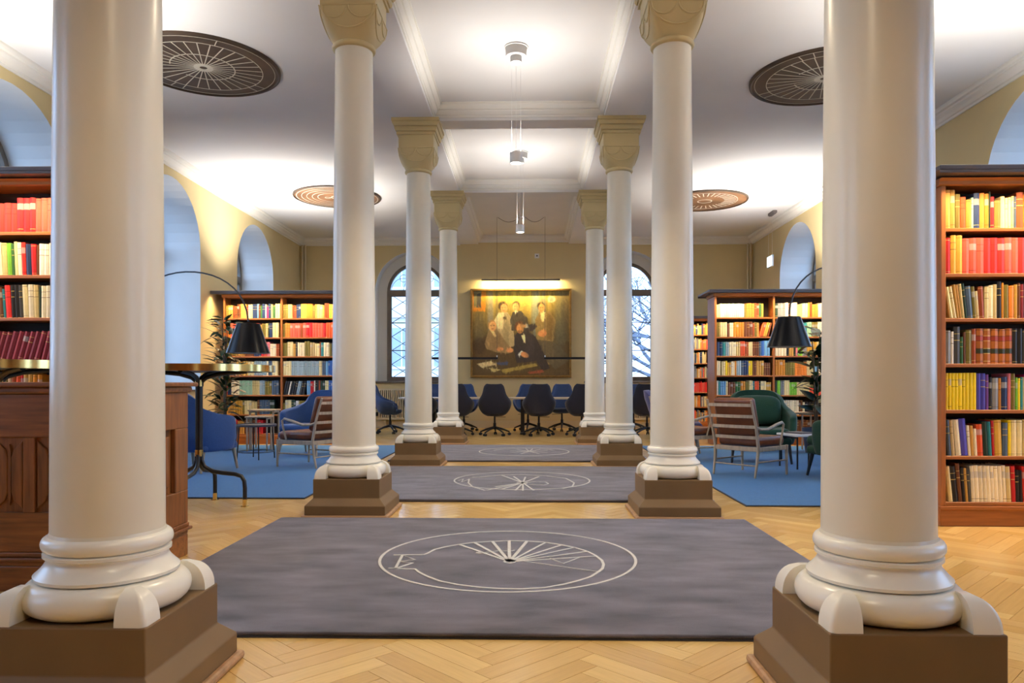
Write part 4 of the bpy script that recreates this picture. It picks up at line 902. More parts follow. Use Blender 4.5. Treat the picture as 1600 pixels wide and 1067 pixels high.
# lit sign on the right wall
es = thing('exit_sign', 'small lit white sign hanging beside the right wall', 'sign', (XR - 0.16, 15.85, 3.55))
b = MB(); b.box(-0.015, 0.015, -0.17, 0.17, 0, 0.24); b.build('housing', 'white_metal', es); b = MB(); b.box(-0.019, -0.015, -0.155, 0.155, 0.015, 0.225); b.build('lit_face', 'sign_glow', es)
for yy in (-0.12, 0.12):
    b = MB(); b.tube([(0, yy, 0.24), (0, yy, ZA - 3.55 - 0.02)], 0.003, 5); b.build('wire', 'white_metal', es)
p = pix(1207, 331, Z=ZA); dt = MB(); dt.box(-0.04, 0.04, -0.16, 0.16, -0.05, 0); dt.box(-0.028, 0.028, -0.14, 0.14, -0.065, -0.05)
tag(dt.build('ceiling_detector', 'lid_paint', loc=(p.x, p.y, ZA)), 'small grey box detector on the right aisle ceiling', 'detector')
# pipes in the corners, radiators under the windows, sockets
for x, lb, wh in ((XL + 0.07, 'left', 'outermost'), (XL + 0.14, 'left', 'innermost'), (XR - 0.07, 'right', 'outermost'), (XR - 0.14, 'right', 'innermost')):
    q = MB(); q.lathe([(0.022, 0.0), (0.022, 4.38)], 12); q.lathe([(0.032, 0.0), (0.032, 0.02)], 12); q.lathe([(0.03, 3.0), (0.03, 3.03)], 12)
    tag(q.build('heating_pipe', 'radiator_paint', loc=(x, YB - 0.07, 0), smooth=40), '%s of two thin painted heating pipes in the %s back corner' % (wh, lb), 'pipe', 'heating pipes in the %s back corner' % lb)
for x, lb in ((-2.61, 'left'), (2.47, 'right')):
    rd = thing('radiator', 'cream ribbed radiator under the %s back window' % lb, 'radiator', (x, YB - 0.06, 0))
    b = MB(); b.box(-0.85, 0.85, -0.06, 0.05, 0.20, 0.25); b.box(-0.85, 0.85, -0.06, 0.05, 0.90, 0.94); b.build('header', 'radiator_paint', rd)
    for i in range(34):
        b = MB(); b.box(-0.84 + i * 0.05, -0.812 + i * 0.05, -0.055, 0.045, 0.25, 0.90); b.build('rib', 'radiator_paint', rd)
    for sx in (-0.7, 0.7):
        b = MB(); b.box(sx - 0.02, sx + 0.02, -0.03, 0.03, 0, 0.2); b.build('foot', 'radiator_paint', rd)
for i, z in enumerate((0.66, 0.50, 0.33)):
    s_ = thing('wall_socket', '%s of three black wall sockets beside the left radiator' % ('topmost', 'middle', 'lowest')[i], 'socket', (-3.53, YB, z), group='black wall sockets')
    b = MB(); b.box(-0.045, 0.045, -0.035, -0.001, -0.045, 0.045); b.build('plate', 'black_plastic', s_, bevel=(0.006, 2)); b = MB(); b.box(-0.02, 0.02, -0.04, -0.035, -0.02, 0.02); b.build('insert', 'black_metal', s_)

# ---------------------------------------------------------------- conference table, rod lamps, swivel chairs
tb = thing('conference_table', 'long pale conference table below the painting', 'table', (0, 15.72, 0))
b = MB(); b.prism([(-2.75 + 0.25 * (1 - math.cos(a)), 0) for a in (0,)] and [(2.30 + 0.35 * math.sin(t), 0.52 * math.cos(t)) for t in [PI * i / 12 for i in range(13)]] + [(-2.30 - 0.35 * math.sin(t), -0.52 * math.cos(t)) for t in [PI * i / 12 for i in range(13)]], 0.735, 0.765, 'z')
b.build('tabletop', 'conference_top', tb, fix=True)
for sx in (-1.9, 0, 1.9):
    b = MB(); b.box(sx - 0.04, sx + 0.04, -0.05, 0.05, 0.03, 0.735); b.box(sx - 0.05, sx + 0.05, -0.42, 0.42, 0, 0.03); b.build('pedestal', 'black_metal', tb)
for px0, px1, hook, lb in ((640, 778, 778, 'left'), (850, 985, 850, 'right')):
    a = pix(px0, 559, D=15.62); c = pix(px1, 560, D=15.62)
    rt = thing('rod_lamp', 'black horizontal rod lamp over the %s half of conference table' % lb, 'lamp', (0, 15.62, 1.6), group='rod lamps over the conference table')
    b = MB(); b.box(a.x, c.x, -0.02, 0.02, -0.022, 0.022); b.build('lamp_bar', 'black_metal', rt)
    b = MB(); b.box(a.x + 0.03, c.x - 0.03, -0.012, 0.012, -0.027, -0.022); b.build('diffuser', 'lid_paint', rt)
    for xx in (a.x + 0.02, c.x - 0.02):
        b = MB(); b.tube([(xx, 0, 0.02), (xx, 0, (ZC if abs(xx) < BX0 else ZA) - 1.601)], 0.0028, 5); b.build('wire', 'black_metal', rt)
        b = MB(); b.lathe([(0.012, 0.02), (0.012, 0.06)], 10); b.build('clip', 'white_metal', rt, loc=(xx, 0, 0))
    hx = (c.x if lb == 'left' else a.x); sg = 1 if lb == 'left' else -1
    b = MB(); b.tube([(hx + (-0.06 * sg - hx) * t, 0, ZC - 1.6 - 0.012 - 0.10 * math.sin(PI * t)) for t in [i / 12 for i in range(13)]], 0.005, 6); b.build('supply_cable', 'lid_paint', rt)
b = MB(); b.lathe([(0.0, 0), (0.06, 0), (0.06, -0.03), (0, -0.03)], 24, cap=False); tag(b.build('ceiling_rose', 'white_metal', loc=(0.0, 15.62, ZC)), 'white ceiling rose feeding the rod lamp cables', 'ceiling rose')

def shell_grid(fn, zs, nphi=17, rnd_from=None, drop=0.0):
    """chair shell: for each height half width, half depth, wrap angle and lean; back is -Y"""
    m = MB(); vs = []; fs = []
    for z in zs:
        w, d, ext, off = fn(z)
        for i in range(nphi):
            ph = -ext + 2 * ext * i / (nphi - 1); c, s = math.cos(ph), math.sin(ph)
            e = 0.72; vs.append((w * math.copysign(abs(s) ** e, s), off - d * math.copysign(abs(c) ** e, c), z if rnd_from is None or z <= rnd_from else rnd_from + (z - rnd_from) * (1 - drop * abs(ph / ext) ** 3)))
    for j in range(len(zs) - 1):
        for i in range(nphi - 1): fs.append((j * nphi + i, j * nphi + i + 1, (j + 1) * nphi + i + 1, (j + 1) * nphi + i))
    m.add(vs, fs); return m
def lerp(tab, z):
    for (z0, *a), (z1, *b) in zip(tab[:-1], tab[1:]):
        if z <= z1:
            t = (z - z0) / (z1 - z0); t = max(0, min(1, t)); return [p + (q - p) * t for p, q in zip(a, b)]
    return list(tab[-1][1:])
def make_swivel(outer, inner):
    root = thing('swivel_chair', 'x', 'chair')
    tab = [(0.43, 0.17, 0.18, 2.2, 0.0), (0.47, 0.24, 0.23, 2.15, 0.0), (0.55, 0.295, 0.265, 2.05, 0.0), (0.64, 0.325, 0.285, 1.90, -0.01), (0.70, 0.325, 0.29, 1.60, -0.02), (0.75, 0.295, 0.285, 1.28, -0.04), (0.84, 0.255, 0.28, 1.05, -0.07), (0.98, 0.23, 0.26, 0.95, -0.11), (1.025, 0.215, 0.25, 0.88, -0.125), (1.05, 0.175, 0.245, 0.74, -0.13)]
    zs = [0.43, 0.47, 0.50, 0.55, 0.60, 0.65, 0.70, 0.74, 0.78, 0.83, 0.88, 0.93, 0.98, 1.015, 1.04, 1.05]
    o = shell_grid(lambda z: lerp(tab, z), zs).build('shell', outer, root, smooth=80, solid=0.045, sub=1)
    b = MB(); b.lathe([(0.0, 0.40), (0.16, 0.40), (0.235, 0.44), (0.255, 0.475), (0.235, 0.505), (0.0, 0.515)], 24, cap=False); b.build('seat', inner, root, smooth=70)
    b = MB(); b.lathe([(0.03, 0.13), (0.03, 0.26), (0.02, 0.26), (0.02, 0.40), (0.09, 0.405)], 14); b.build('gas_column', 'black_metal', root, smooth=40)
    b = MB(); b.tube([(0.02, 0.02, 0.385), (0.22, 0.05, 0.375)], 0.006, 6); b.build('lever', 'black_metal', root)
    for k in range(5):
        a = PI / 2 + 2 * PI * k / 5; c, s = math.cos(a), math.sin(a)
        b = MB(); b.tube([(0.02 * c, 0.02 * s, 0.165), (0.17 * c, 0.17 * s, 0.13), (0.31 * c, 0.31 * s, 0.075)], [0.026, 0.021, 0.015], 8); g = b.build('base_leg', 'black_plastic', root, smooth=60)
        b = MB()
        for sd_ in (-0.018, 0.018):
            P2 = Vector((0.31 * c - s * sd_, 0.31 * s + c * sd_, 0.030)); q = Vector((-s, c, 0)) * 0.011
            b.tube([P2 - q, P2 + q], 0.029, 14)
        b.tube([(0.31 * c, 0.31 * s, 0.03), (0.31 * c, 0.31 * s, 0.08)], 0.008, 6); b.build('caster', 'black_plastic', g, smooth=40)
    return root
navy = make_swivel('navy_fabric', 'navy_fabric'); blue_c = make_swivel('midblue_fabric', 'midblue_fabric')
used = set()
def place_swivel(proto, x, y, face, label, group):
    o = proto if proto.name not in used else copy_tree(proto); used.add(proto.name)
    o.location = (x, y, 0); o.rotation_euler = (0, 0, -math.radians(face)); o['label'] = label; o['group'] = group; o['category'] = 'chair'
    return o
near = [(715, 4, 'navy swivel chair, back to camera, half hidden by the left farthest column'), (773, 0, 'navy swivel chair, back to camera, below the left of the painting'), (842, -3, 'navy swivel chair, back to camera, below the right of the painting'), (909, -4, 'navy swivel chair, back to camera, half hidden by the right farthest column'), (658, 5, 'navy swivel chair, back to camera, between the two left columns'), (1011, 12, 'navy swivel chair, back to camera, right of the right columns')]
for px, fa, lb in near:
    p = pix(px, 680, D=15.0); place_swivel(navy, p.x, 15.0, fa, lb, 'swivel chairs on the near side of the conference table')
p = pix(618, 676, D=15.35); place_swivel(blue_c, p.x - 0.16, 15.6, 84, 'blue swivel chair at the left head of the conference table', 'swivel chairs at the ends of the conference table')
far = [(725, 'mid blue swivel chair facing camera across table, behind the left farthest column'), (825, 'mid blue swivel chair facing camera across table, below the painting centre'), (878, 'mid blue swivel chair facing camera across table, below the painting corner'), (675, 'mid blue swivel chair facing camera between the two left columns'), (990, 'mid blue swivel chair facing camera beside the right radiator')]
for px, lb in far:
    p = pix(px, 672, D=16.52); place_swivel(blue_c, p.x, 16.5, 180 + (random.random() - 0.5) * 14, lb, 'swivel chairs on the far side of the conference table')

# ---------------------------------------------------------------- lounge furniture
def leg_tube(root, a, b_, r0, r1, m, name='leg'):
    q = MB(); q.tube([a, [(a[i] + b_[i]) / 2 for i in range(3)], b_], [r0, (r0 + r1) / 2, r1], 8); return q.build(name, m, root, smooth=60)
def make_colonial():
    """slender pale wood easy chair: ladder back, curved arms, leather cushions; faces +Y"""
    root = thing('easy_chair', 'x', 'chair'); m = 'pale_wood'
    for sx in (-1, 1):
        q = MB(); q.tube([(sx * 0.27, -0.30, 0.0), (sx * 0.275, -0.265, 0.17), (sx * 0.28, -0.25, 0.33), (sx * 0.285, -0.30, 0.56), (sx * 0.285, -0.40, 0.86)], [0.012, 0.016, 0.019, 0.016, 0.013], 8); q.build('rear_leg', m, root, smooth=60)
        q = MB(); q.tube([(sx * 0.29, 0.30, 0.0), (sx * 0.29, 0.295, 0.20), (sx * 0.295, 0.29, 0.34)], [0.013, 0.017, 0.019], 8); q.build('front_leg', m, root, smooth=60)
        q = MB(); q.tube([(sx * 0.295, 0.15, 0.33), (sx * 0.30, 0.20, 0.50), (sx * 0.305, 0.21, 0.575), (sx * 0.307, 0.17, 0.60), (sx * 0.31, 0.05, 0.575), (sx * 0.31, -0.12, 0.53), (sx * 0.295, -0.24, 0.535), (sx * 0.285, -0.305, 0.56)], [0.012, 0.012, 0.014, 0.017, 0.019, 0.018, 0.016, 0.013], 8); q.build('armrest', m, root, smooth=60)
        q = MB(); q.box(sx * 0.285 - 0.014, sx * 0.285 + 0.014, -0.25, 0.30, 0.285, 0.335); q.build('side_rail', m, root, bevel=(0.006, 2))
        leg_tube(root, (sx * 0.282, -0.27, 0.17), (sx * 0.29, 0.295, 0.17), 0.009, 0.009, m, 'stretcher')
    for y, z in ((0.29, 0.31), (-0.25, 0.31)):
        q = MB(); q.box(-0.28, 0.28, y - 0.013, y + 0.013, z - 0.025, z + 0.025); q.build('seat_rail', m, root, bevel=(0.006, 2))
    leg_tube(root, (-0.28, -0.27, 0.13), (0.28, -0.27, 0.13), 0.008, 0.008, m, 'stretcher')
    for z in (0.44, 0.56, 0.675, 0.80):
        y = -0.25 - 0.15 * max(0, (z - 0.40)) / 0.46
        q = MB(); n = 9; vs = []; fs = []
        for i in range(n):
            t = -1 + 2 * i / (n - 1); yy = y - 0.035 * (1 - t * t)
            vs += [(0.28 * t, yy - 0.007, z - 0.017), (0.28 * t, yy + 0.007, z - 0.017), (0.28 * t, yy + 0.007, z + 0.017), (0.28 * t, yy - 0.007, z + 0.017)]
        for i in range(n - 1):
            for j in range(4): fs.append((4 * i + j, 4 * i + (j + 1) % 4, 4 * i + 4 + (j + 1) % 4, 4 * i + 4 + j))
        q.add(vs, fs); q.build('back_slat', m, root, smooth=40, fix=True)
    q = MB(); q.box(-0.265, 0.265, -0.23, 0.31, 0.335, 0.445); q.build('seat_cushion', 'leather', root, bevel=(0.045, 4), smooth=60)
    M = Matrix.Translation((0, -0.235, 0.44)) @ Matrix.Rotation(math.radians(15), 4, 'X')
    q = MB(); q.box(-0.255, 0.255, 0.0, 0.095, 0.0, 0.44, M); q.build('back_cushion', 'leather', root, bevel=(0.04, 4), smooth=60)
    return root
def make_armchair(fab, top=0.94, arm=0.64, w=0.37, d=0.36, button=False, legm='pale_wood', paws=True):
    root = thing('armchair', 'x', 'armchair')
    tab = [(0.24, w * 0.90, d * 0.88, 2.05, 0.02), (0.40, w, d, 2.12, 0.0), (arm - 0.03, w * 1.02, d * 1.04, 2.12, -0.02), (arm, w * 1.0, d * 1.05, 1.98, -0.03), (arm + 0.04, w * 0.98, d * 1.05, 1.42, -0.04), (arm + 0.10, w * 0.96, d * 1.04, 1.18, -0.06), (top - 0.12, w * 0.92, d * 1.02, 1.02, -0.10), (top, w * 0.90, d * 0.96, 0.98, -0.135)]
    zs = [0.24, 0.30, 0.36, 0.42, 0.48, arm - 0.06, arm - 0.03, arm, arm + 0.02, arm + 0.04, arm + 0.07, arm + 0.12] + [arm + 0.12 + (top - arm - 0.12) * q for q in (0.25, 0.5, 0.7, 0.82, 0.92, 0.97, 1.0)]
    shell_grid(lambda z: lerp(tab, z), zs, 19, arm + 0.06, 0.5).build('shell', fab, root, smooth=80, solid=0.085, sub=1)
    q = MB(); q.box(-w * 0.88, w * 0.88, -d * 0.80, d * 0.92, 0.24, 0.34); q.build('seat_base', fab, root, bevel=(0.04, 3), smooth=60)
    q = MB(); q.box(-w * 0.82, w * 0.82, -d * 0.72, d * 0.98, 0.335, 0.45); q.build('seat_cushion', fab, root, bevel=(0.05, 4), smooth=60)
    if button:
        M = Matrix.Translation((0, -d * 0.70, 0.45)) @ Matrix.Rotation(math.radians(14), 4, 'X')
        q = MB(); q.pillow(w * 0.74, 0.085, (top - 0.54) / 2, M @ Matrix.Translation((0, 0.04, (top - 0.50) / 2))); bc = q.build('back_cushion', fab, root, smooth=80)
        for bx in (-0.12, 0.12):
            q = MB(); q.lathe([(0.0, -0.006), (0.012, -0.006), (0.014, 0.0), (0.008, 0.006), (0, 0.007)], 12, cap=False); o = q.build('button', fab, bc, smooth=50); o.matrix_local = M @ Matrix.Translation((bx, 0.116, 0.26)) @ Matrix.Rotation(-PI / 2, 4, 'X')
    for sx in (-1, 1):
        leg_tube(root, (sx * w * 0.80, d * 0.74, 0.25), (sx * w * 0.86, d * 0.86, 0.0), 0.024, 0.014, legm)
        leg_tube(root, (sx * w * 0.70, -d * 0.66, 0.25), (sx * w * 0.76, -d * 0.86, 0.0), 0.024, 0.014, legm)
        if paws:
            q = MB(); q.tube([(sx * w * 0.99, d * 0.34, arm - 0.035), (sx * w * 0.99, d * 0.46, arm - 0.045), (sx * w * 0.985, d * 0.52, arm - 0.085)], [0.034, 0.036, 0.022], 10); q.build('arm_paw', legm, root, smooth=60)
    return root
def put(o, x, y, face, label, group=None):
    o.location = (x, y, 0.018); o.rotation_euler = (0, 0, -math.radians(face)); o['label'] = label
    if group: o['group'] = group
    return o
ch = make_colonial(); put(ch, -2.62, 9.28, -66, 'pale wood easy chair with brown leather cushions beside the left second column', 'leather easy chairs')
c2 = copy_tree(ch); put(c2, 2.66, 8.50, 50, 'pale wood ladder-back easy chair with leather cushions before the green armchair', 'leather easy chairs')
c3 = copy_tree(ch); put(c3, 2.30, 10.25, 70, 'pale wood leather easy chair half hidden behind the right second column', 'leather easy chairs')
a1 = make_armchair('blue_fabric'); put(a1, -3.84, 8.76, 14, 'blue upholstered armchair seen from behind beside the tall table leg', 'blue armchairs')
a2 = copy_tree(a1); put(a2, -3.10, 10.80, -162, 'blue upholstered armchair facing left behind the leather easy chair', 'blue armchairs')
a3 = make_armchair('green_fabric', 0.95, 0.62, 0.43, 0.40, True, 'black_metal', False); put(a3, 3.22, 9.95, 192, 'dark green button-back armchair behind the right leather chair', 'green armchairs')
a4 = copy_tree(a3); put(a4, 3.78, 8.30, -30, 'dark green armchair partly hidden by the right front column', 'green armchairs')
a5 = make_armchair('violet_fabric'); put(a5, 2.42, 11.35, 100, 'violet blue armchair half hidden behind the right second column', 'blue armchairs')
a6 = copy_tree(a1); put(a6, 4.62, 9.7, -120, 'blue armchair at the right plant, mostly behind the front column', 'blue armchairs')
# small tables
t1 = thing('side_table', 'round dark side table between the left armchairs', 'table', (-3.66, 10.15, 0.0135))
b = MB(); b.lathe([(0.0, 0.45), (0.27, 0.45), (0.275, 0.455), (0.275, 0.478), (0.265, 0.482), (0.265, 0.474), (0.0, 0.474)], 40, cap=False); b.build('tabletop', 'table_dark', t1, smooth=35)
for k in range(4):
    a = 0.5 + k * PI / 2; leg_tube(t1, (0.22 * math.cos(a), 0.22 * math.sin(a), 0.45), (0.25 * math.cos(a), 0.25 * math.sin(a), 0.0), 0.009, 0.009, 'black_metal')
b = MB(); b.tube([(0.24 * math.cos(2 * PI * i / 24), 0.24 * math.sin(2 * PI * i / 24), 0.10) for i in range(24)], 0.006, 6, closed=True); b.build('ring', 'black_metal', t1)
def square_table(label, x, y, rz, w, d, h, topm, legm, lr=0.012):
    r = thing('side_table', label, 'table', (x, y, 0.0135), rz)
    b = MB(); b.box(-w / 2, w / 2, -d / 2, d / 2, h - 0.025, h); b.build('tabletop', topm, r, bevel=(0.004, 2))
    for sx in (-1, 1):
        for sy in (-1, 1): leg_tube(r, (sx * (w / 2 - 0.03), sy * (d / 2 - 0.03), h - 0.025), (sx * (w / 2 - 0.03), sy * (d / 2 - 0.03), 0), lr, lr, legm)
        b = MB(); b.box(sx * (w / 2 - 0.03) - 0.008, sx * (w / 2 - 0.03) + 0.008, -d / 2 + 0.03, d / 2 - 0.03, h - 0.05, h - 0.025); b.build('apron', legm, r)
    return r
square_table('tall wooden side table before the far left bookcase', -4.12, 11.75, 0.1, 0.42, 0.42, 0.63, 'pale_wood', 'pale_wood', 0.016)
square_table('lower wooden side table nested under the taller one', -4.06, 11.35, 0.1, 0.36, 0.30, 0.54, 'pale_wood', 'pale_wood', 0.014)
square_table('white topped square coffee table between the green armchairs', 3.55, 9.25, 0.2, 0.46, 0.46, 0.42, 'table_white', 'black_metal', 0.011)
mg = MB(); mg.box(-0.10, 0.10, -0.13, 0.13, 0, 0.012); mg.box(-0.09, 0.10, -0.13, 0.12, 0.012, 0.02); tag(mg.build('magazine', 'lid_paint', loc=(3.50, 9.27, 0.4337), rz=0.5), 'thin stack of grey magazines on the white coffee table', 'magazine')
square_table('low pale side table before the far right bookcase', 4.05, 11.6, 0.0, 0.9, 0.42, 0.60, 'pale_wood', 'pale_wood', 0.014)

# arc floor lamps
def arc_lamp(label, sx_, sy_, sz_, bx, by, top):
    """shade centre bottom at (sx,sy,sz); foot at (bx,by)"""
    root = thing('arc_floor_lamp', label, 'lamp', (bx, by, 0.0135), group='black arc lamps')
    dx, dy = sx_ - bx, sy_ - by
    b = MB(); b.lathe([(0.0, 0), (0.20, 0), (0.20, 0.03), (0.19, 0.04), (0.03, 0.045), (0.02, 0.06)], 36); b.build('foot', 'black_metal', root, smooth=40)
    zt = sz_ + 0.36; P_ = [(0, 0, 0.04), (0, 0, 0.9), (0, 0, top - 0.55)]
    for i in range(1, 21):
        t = i / 20; th = PI * t * 0.97
        k = (1 - math.cos(th)) / 2 / ((1 - math.cos(PI * 0.97)) / 2); zz = (top - 0.55) + 0.55 * math.sin(th) ** 0.9 + (zt - (top - 0.55)) * t ** 2 - 0.55 * math.sin(PI * 0.97) ** 0.9 * t ** 8
        P_.append((dx * k, dy * k, zz))
    b = MB(); b.tube(P_, 0.0095, 8); b.build('arc_pole', 'black_metal', root, smooth=60)
    z0 = sz_ - 0.0135
    b = MB(); b.lathe([(0.245, z0), (0.128, z0 + 0.345), (0.122, z0 + 0.345), (0.239, z0), (0.245, z0)], 48, cap=False); sh = b.build('shade', 'shade_black', root, loc=(dx, dy, 0), smooth=40)
    b = MB(); b.lathe([(0.236, z0 + 0.004), (0.120, z0 + 0.343)], 48, cap=False); b.build('shade_lining', 'shade_inside', sh, smooth=60)
    b = MB(); b.lathe([(0.0, z0 + 0.336), (0.121, z0 + 0.336), (0.121, z0 + 0.342), (0, z0 + 0.342)], 32, cap=False); b.build('shade_top', 'shade_black', sh)
    b = MB(); b.lathe([(0.012, z0 + 0.14), (0.035, z0 + 0.17), (0.035, z0 + 0.21), (0.015, z0 + 0.26), (0.015, z0 + 0.345)], 16); b.build('bulb', 'white_metal', root, loc=(dx, dy, 0), smooth=60)
    return root
p = pix(388, 552, D=8.5); arc_lamp('black arc floor lamp with conical shade in the left seating group', p.x, 8.5, p.z, pix(205, 700, D=8.9).x, 8.9, 2.40)
p = pix(1233, 542, D=8.6); arc_lamp('black arc floor lamp with conical shade in the right seating group', p.x, 8.6, p.z, pix(1385, 700, D=9.0).x, 9.0, 2.46)

# plants
def leaf_mesh(L, w):
    m = MB(); n = 7; vs = []; fs = []
    for i in range(n):
        t = i / (n - 1); hw = w / 2 * math.sin(PI * (0.04 + 0.96 * t) ** 0.8) ; z = -0.45 * L * t * t * 0.6
        vs += [(-hw, L * t, z + 0.12 * hw), (0, L * t, z - 0.05 * hw), (hw, L * t, z + 0.12 * hw)]
    for i in range(n - 1):
        for j in range(2): fs.append((3 * i + j, 3 * i + j + 1, 3 * i + 3 + j + 1, 3 * i + 3 + j))
    m.add(vs, fs); return m.mesh('leaf', 'leaf', smooth=80)
def plant(label, x, y, h0, h1, nl, L, w, rad, seed):
    root = thing('potted_plant', label, 'plant', (x, y, 0.0135)); rnd = random.Random(seed)
    b = MB(); b.lathe([(0.0, 0), (0.15, 0), (0.20, 0.36), (0.20, 0.38), (0.18, 0.38), (0.18, 0.34)], 32, cap=False); po = b.build('pot', 'pot_paint', root, smooth=40)
    b = MB(); b.lathe([(0.0, 0.345), (0.18, 0.345)], 24, cap=False); b.build('soil', 'soil', po)
    stems = [(rnd.uniform(-0.05, 0.05), rnd.uniform(-0.05, 0.05)) for _ in range(3)]
    for k, (a, c) in enumerate(stems):
        b = MB(); b.tube([(a * 0.4, c * 0.4, 0.33), (a, c, (h0 + h1) / 2), (a * 2, c * 2, h1 - 0.08 - 0.1 * k)], [0.016, 0.012, 0.007], 7); b.build('stem', 'bark', root, smooth=60)
    me = leaf_mesh(L, w)
    for i in range(nl):
        t = (i + 0.5) / nl; z = h0 + (h1 - h0) * t; a = i * 2.399 + rnd.uniform(-0.4, 0.4); st = stems[i % 3]
        o = bpy.data.objects.new('leaf', me); COL.objects.link(o); o.parent = root
        sx = st[0] * (1 + t); sy = st[1] * (1 + t); rr = rnd.uniform(0.01, rad * (1.0 - 0.45 * abs(t - 0.45)))
        o.location = (sx + rr * math.cos(a + PI / 2), sy + rr * math.sin(a + PI / 2), z); s = rnd.uniform(0.75, 1.2); o.scale = (s, s, s)
        o.rotation_euler = (math.radians(rnd.uniform(-25, 50)), rnd.uniform(-0.3, 0.3), a)
    return root
p = pix(352, 600, D=11.5); plant('tall leafy potted plant beside the far left bookcase', p.x, 11.5, 0.55, 2.08, 190, 0.21, 0.075, 0.20, 1)
p = pix(1275, 600, D=11.2); plant('broad leaved potted plant beside the far right bookcase', p.x, 11.2, 0.60, 1.86, 46, 0.34, 0.15, 0.10, 2)

# ---------------------------------------------------------------- brass rimmed standing tables
def high_table(label, x, y, rz):
    root = thing('standing_table', label, 'table', (x, y, 0.0), rz, group='brass rimmed standing tables')
    Z, R = 1.21, 0.62
    b = MB(); b.lathe([(0.0, Z - 0.05), (R - 0.012, Z - 0.05), (R - 0.012, Z - 0.002), (0.0, Z - 0.002)], 72, cap=False); b.build('tabletop', 'table_dark', root)
    b = MB(); b.lathe([(R - 0.012, Z - 0.056), (R, Z - 0.056), (R, Z), (R - 0.012, Z), (R - 0.012, Z - 0.056)], 72, cap=False); b.build('brass_rim', 'brass', root, smooth=40)
    b = MB(); b.lathe([(0.030, 0.47), (0.030, 1.05)], 20); b.build('post', 'black_metal', root, smooth=40)
    for z in (0.435, 1.03):
        b = MB(); b.lathe([(0.033, z), (0.033, z + 0.055)], 20); b.build('brass_collar', 'brass', root, smooth=40)
    for k in range(4):
        a = PI / 4 + k * PI / 2; c, s = math.cos(a), math.sin(a)
        b = MB(); b.tube([(r * c, r * s, z) for r, z in ((0.018, 0.45), (0.020, 0.40), (0.045, 0.345), (0.11, 0.305), (0.20, 0.29), (0.30, 0.28), (0.355, 0.262), (0.38, 0.22), (0.385, 0.16), (0.385, 0.06))], 0.018, 8); lg = b.build('leg', 'black_metal', root, smooth=60)
        b = MB(); b.lathe([(0.0205, 0.004), (0.0205, 0.065)], 14); b.lathe([(0.035, 0.0), (0.035, 0.006)], 14); b.build('brass_foot', 'brass', lg, loc=(0.385 * c, 0.385 * s, 0), smooth=40)
        b = MB(); b.tube([(r * c, r * s, z) for r, z in ((0.018, 1.03), (0.022, 1.07), (0.06, 1.105), (0.16, 1.135), (0.30, 1.15), (0.40, 1.157))], 0.019, 8); b.build('bracket', 'black_metal', root, smooth=60)
    return root
high_table('brass rimmed round standing table beside the blue armchair', -2.68, 6.22, math.radians(-41))
high_table('brass rimmed round standing table behind the carved cabinet, at the left edge', -3.62, 5.12, 0.2)

# ---------------------------------------------------------------- carved cabinet
cx1, cy0, cy1 = -1.97, 3.66, 4.50; cx0 = -3.45
cb_ = thing('carved_cabinet', 'dark carved oak cabinet with pointed panels at the left edge', 'cabinet', ((cx0 + cx1) / 2, cy0, 0))
hw, dp, H_ = (cx1 - cx0) / 2, cy1 - cy0, 1.06
b = MB(); b.box(-hw + 0.03, hw - 0.03, 0.03, dp - 0.03, 0.10, H_ - 0.05); b.build('body', 'cabinet_wood', cb_)
b = MB(); b.box(-hw, hw, 0, dp, 0, 0.13); b.build('base', 'cabinet_wood_cross', cb_, bevel=(0.006, 2))
b = MB()
for o_, z0, z1 in ((0.012, 0.13, 0.155), (-0.008, 0.155, 0.175), (0.006, 0.175, 0.20)):
    b.box(-hw - 0.012 + o_, hw + 0.012 - o_, -0.012 + o_, dp + 0.012 - o_, z0, z1)
b.build('base_moulding', 'cabinet_wood_cross', cb_, bevel=(0.006, 2))
b = MB(); b.box(-hw - 0.045, hw + 0.045, -0.045, dp + 0.045, H_ - 0.025, H_); b.build('top', 'cabinet_wood_cross', cb_, bevel=(0.008, 3))
b = MB(); b.box(-hw - 0.02, hw + 0.02, -0.02, dp + 0.02, H_ - 0.06, H_ - 0.025); b.build('top_moulding', 'cabinet_wood_cross', cb_, bevel=(0.012, 3))
zp0, zp1 = 0.40, 0.78
b = MB(); b.box(-hw, hw, 0.0, 0.03, 0.20, zp0); b.build('lower_rail', 'cabinet_wood_cross', cb_, bevel=(0.004, 1))
b = MB(); b.box(-hw, hw, 0.0, 0.03, zp1, H_ - 0.06); b.build('upper_rail', 'cabinet_wood_cross', cb_, bevel=(0.004, 1))
n = 7; pw = 2 * hw / n
for i in range(n + 1):
    x = -hw + pw * i; x0, x1 = max(-hw, x - 0.03), min(hw, x + 0.03)
    b = MB(); b.box(x0, x1, 0.0, 0.03, zp0, zp1); b.build('stile', 'cabinet_wood', cb_, bevel=(0.004, 1))
